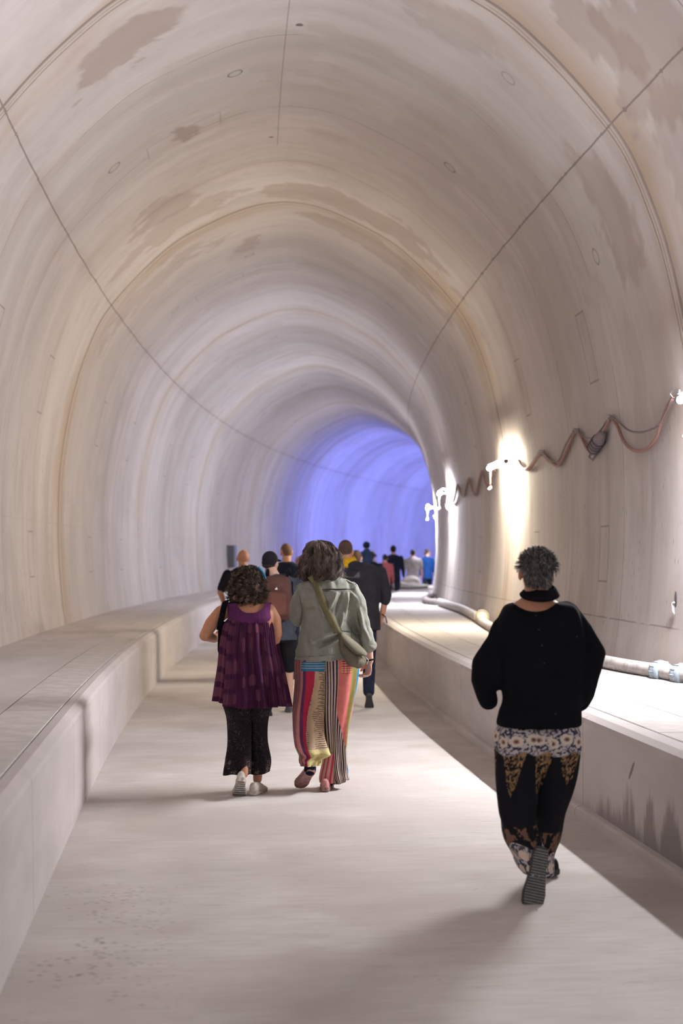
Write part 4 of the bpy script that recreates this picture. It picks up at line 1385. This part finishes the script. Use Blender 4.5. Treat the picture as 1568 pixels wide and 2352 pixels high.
# ------------------------------------------------------------------ the people further on
def walker(px, top, D, H, label, top_mat, leg_mat, skin, hairtype='short', hair_col=(.03, .02, .016), width=1.0, sleeve='long', shorts=False, phase=1, group=None, shoe_mat=None,
           hood=None, yaw=0.0, arm=None, detail=1, hair_len=0, side_look=0.0, top_hem=.80, bulk=1.0, child=None, head_dx=0.0):
    """a standing or walking adult seen from behind; px = column of the spine, D = distance"""
    c = at_depth(px, 1276, D)
    o = Vector((c.x, D, 0))
    r = empty('person', o)
    tag(r, label, 'person', group)
    k = H / 1.75
    V = lambda x, y, z: Vector((x * width if abs(x) > .06 else x, y, z)) * k
    vx = .008 if detail else .012
    hc = V(0, .02, 1.632) + Vector((head_dx, 0, 0))
    R = rotz(-side_look)
    sk = skin
    mb = MB(); head_shape(mb, hc, k, R)
    mb.cap(V(0, -.01, 1.55) + Vector((head_dx * .9, 0, 0)), V(0, -.02, 1.44) + Vector((head_dx * .3, 0, 0)), .058 * k * bulk, .066 * k * bulk)
    mb.rings([ring_of(V(0, y, z), rx * width * k, ry * k, 24) for z, rx, ry, y in ((1.46, .10, .06, -.01), (1.42, .165, .085, -.01), (1.30, .165, .10, 0), (1.1, .14, .095, 0), (.95, .155, .10, 0), (.84, .12, .08, 0))])
    arms = arm or {}
    J = {}
    for s in (-1, 1):
        a = arms.get(s, ((.225, 0, 1.16), (.245, .06 * phase * s, .92), (0, .1, -1)))
        sh = V(s * .185, 0, 1.41); el = V(s * a[0][0], a[0][1], a[0][2]); wr = V(s * a[1][0], a[1][1], a[1][2])
        J[s] = (sh, el, wr)
        mb.chain([sh, el, wr], [.050 * k, .041 * k, .027 * k], 12)
        hand_shape(mb, wr, Vector((a[2][0] * s, a[2][1], a[2][2])), (-s, .1, 0), 1, .7, .95 * k)
    fr, bk = (1, -1) if phase > 0 else (-1, 1)
    LJ = {}
    for s in (-1, 1):
        if s == fr: kn, an = V(s * .095, .13, .50), V(s * .09, .24, .095)
        else: kn, an = V(s * .095, -.02, .49), V(s * .09, -.26, .16)
        if phase == 0: kn, an = V(s * .10, .0, .49), V(s * .10, 0, .095)
        LJ[s] = (V(s * .09, 0, .88), kn, an)
        mb.chain(LJ[s], [.080 * k, .054 * k, .038 * k], 12)
    bd = mb.fused('body', sk, r, vx, 4)
    if detail: eyes(r, hc, k, R)
    # hair
    if hairtype == 'short':
        mb = MB(); mb.ball(hc + R @ (Vector((0, -.020, .034)) * k), (.081 * k, .100 * k, .090 * k), 20, 14); mb.ball(hc + R @ (Vector((0, -.045, -.015)) * k), (.071 * k, .062 * k, .06 * k), 16, 10)
        mb.fused('hair', plain('short_hair', hair_col, .8, grain=.35, scale=120), r, vx * .8, 3, post=wrinkle(.003, 60, 60, 2))
    elif hairtype == 'long':
        mb = MB(); mb.ball(hc + R @ (Vector((0, -.018, .035)) * k), (.092 * k, .108 * k, .098 * k), 20, 14); mb.cap(hc + R @ (Vector((0, -.055, -.02)) * k), hc + R @ (Vector((0, -.06, -.10 - hair_len)) * k), .085 * k, .06 * k, 14)
        mb.fused('hair', plain('long_hair', hair_col, .7, grain=.35, scale=80), r, vx * .8, 3, post=wrinkle(.008, 40, 14, 2))
    elif hairtype == 'stubble':
        mb = MB(); mb.ball(hc + R @ (Vector((0, -.016, .030)) * k), (.0775 * k, .0975 * k, .0915 * k), 20, 14)
        mb.fused('hair', plain('stubble_hair', hair_col, .85, grain=.3, scale=150), r, vx * .8, 2)
    elif hairtype == 'cap':
        mb = MB(); mb.ball(hc + R @ (Vector((0, -.014, .036)) * k), (.088 * k, .106 * k, .092 * k), 20, 14); mb.ball(hc + R @ (Vector((0, -.04, .0)) * k), (.078 * k, .070 * k, .045 * k), 18, 10)
        cp = mb.fused('cap', plain('black_cap', (.012, .012, .018), .85), r, .007, 3)
        mb = MB(); mb.ball(hc + R @ (Vector((0, .115, .025)) * k), (.066 * k, .060 * k, .013 * k), 18, 8, R @ Matrix.Rotation(-.2, 3, 'X')); mb.fused('cap_peak', plain('black_cap_peak', (.012, .012, .018), .85), cp, .005, 2)
        mb = MB(); mb.ball(hc + R @ (Vector((0, -.04, -.025)) * k), (.074 * k, .062 * k, .04 * k), 16, 10); mb.fused('hair', plain('cropped_hair', hair_col, .8, grain=.35, scale=120), r, .007, 3)
    # top
    mb = MB()
    mb.rings([ring_of(V(0, y, z), rx * width * k * bulk, ry * k * bulk, 28) for z, rx, ry, y in ((1.515, .066, .055, -.02), (1.49, .110, .085, -.015), (1.445, .176, .108, -.01), (1.36, .190, .125, -.01), (1.22, .175, .125, 0), (1.05, .165, .122, 0), (.92, .172, .128, 0), (top_hem, .178, .13, 0))])
    for s in (-1, 1):
        sh, el, wr = J[s]
        if sleeve == 'long': mb.chain([sh, el, el.lerp(wr, .97)], [.070 * k, .056 * k, .042 * k], 14)
        elif sleeve == 'elbow': mb.chain([sh, el, el.lerp(wr, .25)], [.072 * k, .060 * k, .054 * k], 14)
        else: mb.chain([sh, sh.lerp(el, .78)], [.070 * k, .064 * k], 14)
    tp = mb.fused('top', top_mat, r, vx, 6, post=wrinkle(.006 * k, 9, 6, 2 + px * .01))
    # trousers
    mb = MB()
    mb.rings([ring_of(V(0, 0, z), rx * width * k, ry * k, 24) for z, rx, ry in ((.98, .155, .112), (.90, .165, .12), (.82, .165, .115), (.77, .12, .085))])
    for s in (-1, 1):
        hp, kn, an = LJ[s]
        if shorts: mb.chain([hp, hp.lerp(kn, .96)], [.098 * k, .088 * k], 14)
        else: mb.chain([hp, kn, an.lerp(kn, .04)], [.096 * k, .070 * k, .060 * k], 14)
    mb.fused('shorts' if shorts else 'trousers', leg_mat, r, vx, 5, post=wrinkle(.005 * k, 10, 8, 4 + px * .01))
    sm = shoe_mat or M_BLACK_SHOE
    for s in (-1, 1):
        hp, kn, an = LJ[s]
        if s == fr or phase == 0:
            t = V(s * .095, (.24 if phase else 0) + .10, 0); shoe(r, 'shoe', t, (-.05 * s, -1, .02), (0, 0, 1), k, sm, M_SOLE_DARK)
        else:
            t = V(s * .095, -.185, 0); shoe(r, 'shoe', t, (-.03 * s, -.62, .62), (0, .5, .6), k, sm, M_SOLE_DARK)
    return r, hc, J, k, tp, o
c_dkgrey = cloth('charcoal_cloth', (.030, .030, .036), 220, .15)
c_navy = cloth('navy_cloth', (.016, .020, .034), 220, .15)
c_black2 = cloth('black_tshirt', (.014, .013, .016), 220, .15)
c_jean = cloth('dark_jeans', (.020, .024, .045), 220, .15)

# man with the yellow hood
r, hc, J, k, tp, o = walker(820, 1240, 15.4, 1.79, 'person in a dark grey jacket with a yellow-lined hood and outlined emblem', c_dkgrey, c_jean, SKIN_A, 'stubble', (.09, .05, .04), 1.30, 'elbow', head_dx=-.125, bulk=1.08,
       phase=-1, arm={1: ((.235, -.02, 1.17), (.20, .02, .93), (-.1, .1, -1)), -1: ((.23, 0, 1.17), (.24, .08, .94), (0, .1, -1))}, side_look=.12)
mb = MB()
rings = []
for z, rx, ry in ((1.49, .125, .105), (1.515, .118, .103), (1.555, .102, .095), (1.585, .092, .086), (1.58, .082, .077), (1.54, .088, .082), (1.50, .096, .084)):
    rings.append([p + Vector((0, 0, (p.y) * .25)) for p in ring_of(Vector((-.085 - (z - 1.45) * .3, -.02, z)) * k, rx * k, ry * k, 30, 2.0)])
mb.rings(rings)
mb.build('hood_lining', cloth('yellow_lining', (.62, .36, .015), 150, .15), r)
mb = MB()
mb.rings([[p + Vector((0, 0, p.y * .25)) for p in ring_of(Vector((-.085 - (z - 1.45) * .3, -.02, z)) * k, rx * k, ry * k, 30, 2.0)] for z, rx, ry in ((1.445, .15, .108), (1.462, .150, .114), (1.480, .130, .106), (1.482, .118, .096), (1.46, .12, .09))])
mb.ball((-.01, -.045, 1.49), (.155, .105, .075), 20, 12, Matrix.Rotation(.25, 3, 'Y'))
mb.fused('hood', c_dkgrey, r, .008, 3)
# emblem: outlined box with a jagged skyline inside
def on_back(tp, o, x, z, lift=.004):
    ok, loc, n, _ = tp.ray_cast(Vector((x, -1.5, z)), Vector((0, 1, 0)))
    return (loc + Vector((0, -lift, 0))) if ok else Vector((x, -.2, z))
M_PRINT = plain('grey_print', (.11, .11, .12), .7)
mb = MB()
x0, x1, z0, z1 = -.15, .025, 1.385, 1.465
for a, b in (((x0, z0), (x1, z0)), ((x1, z0), (x1, z1)), ((x0 + .16, z1), (x1, z1)), ((x0, z0), (x0, z0 + .02))):
    mb.tube([on_back(tp, o, a[0] + (b[0] - a[0]) * q, a[1] + (b[1] - a[1]) * q) for q in np.linspace(0, 1, 10)], .003, 5)
mb.build('emblem_outline', M_PRINT, tp)
V, F = [], []
sky = [(-.09, .001), (-.075, .004), (-.06, .010), (-.045, .024), (-.035, .012), (-.01, .006), (.02, .002), (.04, .004), (.055, .018), (.08, .050), (.092, .062), (.100, .030)]
for x, h in sky:
    x -= .078
    V.append(on_back(tp, o, x, z0 + .006)); V.append(on_back(tp, o, x, z0 + .006 + h * .9))
F = [(2 * i, 2 * i + 2, 2 * i + 3, 2 * i + 1) for i in range(len(sky) - 1)]
em = mesh_from('emblem', V, F, M_PRINT, tp, False)
m = em.modifiers.new('t', 'SOLIDIFY'); m.thickness = .002
# wrist cord
mb = MB(); w = J[1][2]; mb.tube([w + Vector((.0, -.035, .04)), w + Vector((.04, -.03, .01)), w + Vector((.055, -.02, -.06))], .007, 6); mb.build('wrist_cord', plain('maroon_cord', (.12, .02, .03), .6), r)

# man with cap and backpack
r, hc, J, k, tp, o = walker(640, 1262, 14.6, 1.66, 'person in a black cap, blue-grey t-shirt and black shorts carrying a brown backpack', cloth('slate_tshirt', (.055, .065, .085), 200), c_black2, SKIN_B, 'cap', (.04, .03, .025), 1.12, 'short', shorts=True, phase=1, side_look=.5, head_dx=-.085, shoe_mat=plain('grey_shoe', (.05, .055, .075), .7))
M_PACK = cloth('brown_pack_cloth', (.105, .052, .045), 200, .15)
b = empty('backpack', o + Vector((0, -.2, 0)))
tag(b, 'brown backpack with a small white logo worn on the blue-grey t-shirt', 'backpack')
off = Vector((0, .2, 0))
mb = MB()
mb.rings([[p + off for p in ring_of(Vector((-.01, y, z)), rx, ry, 24, 3.2)] for z, rx, ry, y in ((1.42, .07, .03, -.20), (1.40, .12, .065, -.205), (1.32, .145, .095, -.215), (1.15, .150, .105, -.225), (1.02, .145, .10, -.22), (.97, .12, .07, -.205), (.955, .07, .03, -.2))])
bag = mb.fused('pack_body', M_PACK, b, .008, 4, post=wrinkle(.005, 14, 10, 9))
mb = MB()
mb.rings([[p + off for p in ring_of(Vector((-.01, y, z)), rx, ry, 20, 3)] for z, rx, ry, y in ((1.26, .06, .02, -.31), (1.24, .095, .035, -.315), (1.12, .105, .045, -.32), (1.03, .10, .04, -.315), (1.01, .06, .02, -.31))])
mb.fused('front_pocket', cloth('russet_pack_cloth', (.14, .06, .048), 200, .15), b, .008, 4)
for s in (-1, 1):
    mb = MB(); mb.tube([Vector((s * .09 - .01, -.20, 1.38)) + off, Vector((s * .105, -.12, 1.455)) + off, Vector((s * .11, -.02, 1.48)) + off, Vector((s * .11, .09, 1.43)) + off, Vector((s * .12, .14, 1.3)) + off, Vector((s * .15, .11, 1.15)) + off, Vector((s * .175, -.05, 1.05)) + off], .016, 8)
    mb.build('strap', M_BLACK, b)
    mb = MB(); mb.tube([Vector((s * .155 - .01, -.24, 1.36)) + off, Vector((s * .165 - .01, -.25, 1.2)) + off, Vector((s * .155 - .01, -.25, 1.02)) + off], .008, 6); mb.build('side_strap', M_BLACK, b)
mb = MB(); ps = [(-.012, 0), (.0, .012), (.010, .022), (.012, .004), (.018, -.004), (-.004, -.006)]
mb.add([Vector((-.012 + x, -.345, 1.285 + z)) + off for x, z in ps] + [Vector((-.012 + x, -.33, 1.285 + z)) + off for x, z in ps], [(0, 1, 2, 3, 4, 5), (11, 10, 9, 8, 7, 6)] + [(i, (i + 1) % 6, (i + 1) % 6 + 6, i + 6) for i in range(6)])
mb.build('logo', M_PLASTIC_WHITE, bag, False)

# bald man on the left, man with cropped hair
walker(558, 1262, 18.6, 1.70, 'person with a shaved head in a black shirt, nearest the left bench', c_black2, c_jean, SKIN_C, 'none', width=1.12, sleeve='short', phase=1, arm={-1: ((.27, -.03, 1.18), (.23, .12, 1.0), (.4, .6, 0)), 1: ((.24, 0, 1.15), (.24, .05, .92), (0, .1, -1))}, side_look=-.3, detail=1)
walker(658, 1248, 18.9, 1.78, 'person with cropped light brown hair in a black hooded top, taller than the capped walker', c_navy, c_jean, SKIN_A, 'stubble', (.16, .09, .06), 1.12, 'long', phase=-1, side_look=.3, detail=1)
walker(690, 1276, 23.5, 1.60, 'person in a dusty pink top almost hidden behind the wavy brown hair', cloth('dusty_pink_cloth', (.42, .22, .22), 200), c_jean, SKIN_B, 'long', (.30, .18, .14), 1.0, 'long', phase=1, detail=0)
walker(818, 1262, 21.0, 1.70, 'person mostly hidden behind the yellow hood, only an ear and cheek showing', c_navy, c_jean, SKIN_A, 'short', (.05, .03, .02), 1.0, 'long', phase=1, detail=0)

# small group in the blue light
far = dict(detail=0)
r, hc, J, k, tp, o = walker(853, 1262, 33.0, 1.72, 'person in dark clothes carrying a child on the shoulders, before the blue wall', c_navy, c_jean, SKIN_B, 'short', (.04, .03, .03), 1.1, 'long', phase=0, **far)
ch = empty('child', o + Vector((0, .01, 0))); tag(ch, 'small child in dark blue riding on the shoulders of the person in dark clothes', 'person')
mb = MB(); head_shape(mb, Vector((-.12, -.05, 1.83)), .82)
mb.cap((-.11, -.05, 1.74), (-.09, -.05, 1.55), .05, .11, 12)
for s in (-1, 1):
    mb.chain([(-.08 + s * .10, -.02, 1.52), (-.04 + s * .12, .14, 1.45), (-.02 + s * .12, .16, 1.22)], [.06, .05, .035], 10)
    mb.chain([(-.11 + s * .10, -.05, 1.68), (-.06 + s * .13, .05, 1.62), (-.02 + s * .06, .10, 1.74)], [.038, .032, .022], 10)
mb.fused('body', SKIN_B, ch, .012, 3)
mb = MB(); mb.ball((-.12, -.06, 1.865), (.088, .095, .085), 16, 10); mb.fused('hood', c_navy, ch, .012, 3)
mb = MB(); mb.cap((-.11, -.06, 1.70), (-.09, -.05, 1.54), .095, .135, 14)
for s in (-1, 1): mb.chain([(-.11 + s * .11, -.05, 1.67), (-.06 + s * .14, .05, 1.62)], [.05, .045], 10)
mb.fused('jacket', cloth('blue_jacket', (.03, .05, .10), 200), ch, .012, 3)
walker(884, 1266, 41.0, 1.66, 'person with dark hair in a coral red top beside the tall dark figure', cloth('coral_top_cloth', (.34, .09, .10), 200), c_jean, SKIN_A, 'short', (.02, .015, .015), 1.0, 'long', phase=1, **far)
walker(903, 1255, 42.0, 1.92, 'tall person in dark blue clothes standing clear in front of the blue wall', c_navy, c_jean, SKIN_A, 'short', (.02, .015, .015), 1.12, 'long', phase=0, **far)
walker(948, 1262, 46.0, 1.82, 'person in a pale grey-white t-shirt before the blue wall', cloth('white_tshirt', (.36, .34, .35), 200), c_jean, SKIN_A, 'short', (.02, .015, .015), 1.15, 'short', phase=0, **far)
walker(981, 1261, 48.0, 1.84, 'person in a bright blue shirt, rightmost of the group by the blue wall', cloth('blue_shirt', (.012, .05, .20), 200), c_jean, SKIN_B, 'short', (.05, .03, .02), .95, 'long', phase=1, side_look=1.0, **far)
# ------------------------------------------------------------------ cables on the right wall
M_CABLE = plain('red_brown_cable', (.34, .19, .165), .55, grain=.15)
M_CABLE2 = plain('grey_cable', (.24, .19, .19), .55, grain=.15)
def wp(px, py, off=.04):
    h_ = on_wall(px, py, 1)
    s, z = h_
    return at(s, wall_u(z, 1) - off, z)
def wall_cable(name, pts, r, mat, label, group=None, cat='cable', n=60):
    P = [tuple(wp(*q)) for q in pts]
    C = catmull(P, n)
    c0 = Vector(P[len(P) // 2])
    mb = MB(); mb.tube([Vector(c) - c0 for c in C], r, 8)
    o = mb.build(name, mat, loc=c0)
    return tag(o, label, cat, group)
A = [(1183, 1048), (1198, 1062), (1212, 1078), (1226, 1070), (1250, 1042), (1262, 1048), (1285, 1070), (1300, 1055), (1316, 1020), (1330, 993), (1342, 1002), (1356, 1030), (1368, 1038), (1384, 1025), (1398, 990), (1411, 962),
     (1425, 975), (1440, 1010), (1458, 1030), (1478, 1036), (1500, 1028), (1518, 1005), (1532, 965), (1546, 932), (1556, 915)]
wall_cable('power_cable', A, .017, M_CABLE, 'thick red-brown power cable looping in deep sags along the right wall', n=140)
B = [(x, y + (4 if i % 3 else 0), .055) for i, (x, y) in enumerate(A[:16])]
B2 = [(1183, 1046, .05), (1205, 1070, .05), (1220, 1074, .05), (1250, 1040, .05), (1272, 1056, .05), (1292, 1058, .05), (1312, 1016, .05), (1331, 990, .05), (1350, 1003, .05), (1370, 1006, .05), (1390, 988, .05), (1412, 959, .05),
      (1432, 970, .05), (1455, 988, .05), (1478, 993, .05), (1505, 988, .05), (1530, 970, .05), (1556, 918, .05)]
wall_cable('power_cable', B2, .010, M_CABLE2, 'thin grey-brown power cable strung tighter above the thick red-brown one', n=140)
B3 = [(1183, 1049, .03), (1206, 1074, .03), (1222, 1078, .03), (1248, 1046, .03), (1268, 1062, .03), (1290, 1064, .03), (1318, 1012, .03), (1332, 994, .03), (1345, 1008, .03), (1362, 1026, .03), (1385, 1012, .03), (1408, 966, .03)]
wall_cable('power_cable', B3, .012, M_CABLE, 'second red-brown power cable ending at the taped joint on the right wall', n=110)
wall_cable('power_cable', [(1184, 1050), (1184, 1085, .05), (1188, 1120, .06), (1196, 1122, .06), (1201, 1095, .05), (1200, 1060), (1190, 1048)], .009, M_CABLE2, 'loose cable end hanging in a narrow loop under the warm lamp', n=50)
F_ = [(1034, 1138), (1040, 1150), (1046, 1152), (1055, 1118), (1064, 1136), (1072, 1138), (1082, 1104), (1092, 1132), (1100, 1134), (1112, 1088), (1121, 1108), (1128, 1120), (1136, 1100), (1144, 1078)]
wall_cable('power_cable', F_, .020, M_CABLE2, 'grey-brown cable zigzagging between the warm lamp and the next lamp beyond', n=120)
wall_cable('power_cable', [(x + 2, y - 5, .06) for x, y in F_], .014, M_CABLE, 'red-brown cable zigzagging over the grey-brown one beyond the warm lamp', n=120)
wall_cable('power_cable', [(1034, 1140), (1032, 1158, .06), (1036, 1170, .06), (1040, 1152, .05)], .018, M_CABLE2, 'short cable loop hanging below the third lamp', n=30)
# taped joint
h1 = wp(1372, 1036, .06); h2 = wp(1400, 998, .07)
c0 = (h1 + h2) / 2
j = empty('cable_joint', c0); tag(j, 'fat grey taped cable joint hanging in a sag of the wall cables', 'cable joint')
mb = MB(); mb.chain([h1 - c0, (h1 * .75 + h2 * .25) - c0, (h1 * .3 + h2 * .7) - c0, h2 - c0], [.04, .065, .062, .035], 14)
mb.fused('joint_body', plain('grey_tape', (.24, .20, .22), .6, grain=.2), j, .007, 3, post=wrinkle(.006, 30, 40, 3))
mb = MB()
for q in (.2, .35, .5, .65):
    c = h1.lerp(h2, q) - c0; d = (h2 - h1).normalized(); a = d.cross(Vector((0, 1, 0))).normalized(); b_ = d.cross(a)
    mb.tube([c + (a * math.cos(t) + b_ * math.sin(t)) * .068 for t in np.linspace(0, 2 * math.pi, 18)], .006, 6)
mb.build('tape_bands', plain('dark_tape', (.12, .09, .11), .6), j)
mb = MB(); mb.tube([h1 - c0, h1 - c0 + Vector((-.02, .03, -.06)), h1 - c0 + Vector((.02, .05, -.09)), h1 - c0 + Vector((.05, 0, -.03))], .012, 8); mb.build('cable_loop', M_CABLE2, j)
for i, (x, y, what) in enumerate(((1182, 1044, 'beside the warm lamp'), (1251, 1040, 'on the first peak right of the warm lamp'), (1331, 991, 'left of the taped joint'), (1411, 960, 'right of the taped joint'), (1562, 905, 'at the glaring lamp'))):
    p = wp(x, y, .0)
    h_ = on_wall(x, y, 1)
    o = empty('cable_clip', p, -heading(h_[0])); tag(o, 'small steel cable clip ' + what, 'clip')
    mb = MB(); mb.box((-.01, 0, .0), (.02, .05, .07)); mb.build('plate', M_STEEL, o, False)
    mb = MB(); mb.tube([Vector((-.01, 0, .02)), Vector((-.06, 0, .03)), Vector((-.085, 0, 0)), Vector((-.06, 0, -.03)), Vector((-.02, 0, -.025))], .006, 6); mb.build('hook', M_STEEL, o)
# slotted hole with a white plug, low on the wall near the right edge
h_ = on_wall(1553, 1385, 1); p = at(h_[0], wall_u(h_[1], 1), h_[1])
o = empty('wall_anchor', p, -heading(h_[0])); tag(o, 'white plastic anchor in a dark hole low on the right wall', 'anchor')
mb = MB(); mb.ball((-.002, 0, .03), (.006, .03, .07), 14, 10); mb.build('hole', plain('dark_hole', (.08, .07, .08), .9), o)
mb = MB(); mb.tube([(0, .03, .0), (-.03, .0, 0), (-.03, -.04, .005)], .009, 8); mb.tube([(-.03, -.01, 0), (-.028, -.01, -.07), (-.02, -.01, -.10)], .010, 8); mb.build('plug', M_PLASTIC_WHITE, o)
# ------------------------------------------------------------------ pipe on the right bench
M_PIPE = plain('pale_pipe', (.52, .49, .47), .55, grain=.25, scale=14)
M_COUP = plain('blue_grey_coupling', (.42, .50, .58), .45, grain=.15, scale=30)
def pipe(name, pts, r, label, cat='pipe', mat=None, n=80):
    C = catmull([tuple(at(s, u, RTOP + r + dz)) for s, u, dz in pts], n)
    c0 = at(pts[0][0], pts[0][1], RTOP)
    mb = MB(); mb.tube([Vector(c) - c0 for c in C], r, 16)
    o = mb.build(name, mat or M_PIPE, loc=c0)
    return tag(o, label, cat)
PR = .058
pipe('pipe', [(8.5, 3.98, 0), (9.6, 3.90, 0), (10.6, 3.83, 0), (11.3, 3.72, 0), (12.0, 3.60, 0), (13.2, 3.50, 0), (15.0, 3.46, 0), (17.0, 3.52, 0), (18.8, 3.62, 0), (20.4, 3.72, 0)], PR, 'long pale pipe lying on the right bench behind the person in black')
pipe('pipe', [(20.6, 3.76, .0), (22.5, 3.84, 0), (24.5, 3.90, 0), (26.5, 3.86, 0), (28.4, 3.80, 0)], .075, 'pale pipe on the right bench beyond the elbow coupling')
pipe('pipe', [(28.6, 3.74, 0), (29.6, 3.60, .0), (31.2, 3.66, .02), (33.0, 3.85, 0), (36.0, 3.9, 0)], .065, 'crooked far stretch of pipe on the right bench near the bend', mat=plain('grey_hose', (.34, .31, .30), .6, grain=.2))
def coupling(s, u, label, r=PR, n_=2, mat=None):
    c = at(s, u, RTOP + r); t = heading(s)
    o = empty('pipe_coupling', c, -t); tag(o, label, 'coupling')
    d = Vector((-.15, 1, 0)).normalized()
    mb = MB(); mb.tube([d * q for q in (-.065, -.06, -.03, .03, .06, .065)], [r * 1.15, r * 1.42, r * 1.5, r * 1.5, r * 1.42, r * 1.15], 16); mb.build('nut', mat or M_COUP, o)
    mb = MB()
    for k in range(12):
        a = k * math.pi / 6; q = Vector((math.cos(a), 0, math.sin(a))) * r * 1.5
        mb.tube([q - d * .04, q + d * .04], .006, 6)
    mb.build('rib', M_COUP, o)
    return o
coupling(11.28, 3.725, 'blue-grey pipe coupling nearer the glaring lamp, left one of the pair')
coupling(10.93, 3.785, 'blue-grey pipe coupling at the right edge of the photo')
c = at(20.5, 3.74, RTOP + .075)
o = empty('pipe_elbow', c, -heading(20.5)); tag(o, 'cream bent coupling joining the pipes on the right bench', 'elbow')
mb = MB(); mb.chain([(-.02, -.20, -.0), (0, -.02, .025), (.03, .16, .0)], [.075, .092, .078], 16); mb.fused('elbow_body', plain('cream_fitting', (.58, .52, .42), .5), o, .01, 3)
mb = MB(); mb.tube([Vector((.100 * math.cos(t), .0, .03 + .100 * math.sin(t))) for t in np.linspace(0, 2 * math.pi, 20)], .012, 8); mb.build('flange', plain('cream_flange', (.5, .45, .38), .5), o)
# crumpled sheeting on the far bench
o = empty('plastic_sheet', at(44.5, 3.0, RTOP)); tag(o, 'crumpled pale plastic sheet heaped on the far right bench', 'sheet')
mb = MB(); mb.ball((0, 0, .06), (.75, 1.6, .10), 24, 12); mb.ball((.25, .8, .15), (.32, .5, .22), 20, 12); mb.ball((-.3, -.4, .1), (.35, .6, .12), 20, 12)
mb.fused('sheet', plain('pale_sheet', (.62, .58, .54), .6, grain=.15), o, .02, 2, post=wrinkle(.07, 6, 6, 3, 4))
# small steel cabinet on the left wall
h_ = (42.5, 1.65)
o = empty('wall_cabinet', at(43.0, wall_u(1.65, -1), 1.60), -heading(43.0)); tag(o, 'narrow grey metal cabinet on the far left wall above the shaved head', 'cabinet')
mb = MB(); mb.box((.10, 0, 0), (.2, .5, .68)); mb.build('body', plain('grey_metal', (.13, .13, .14), .5), o, False)
mb = MB(); mb.box((.21, 0, 0), (.02, .46, .62)); d_ = mb.build('door', plain('grey_metal_door', (.16, .16, .17), .5), o, False)
mb = MB(); mb.box((.225, .17, 0), (.02, .03, .10)); mb.build('handle', M_STEEL, d_, False)
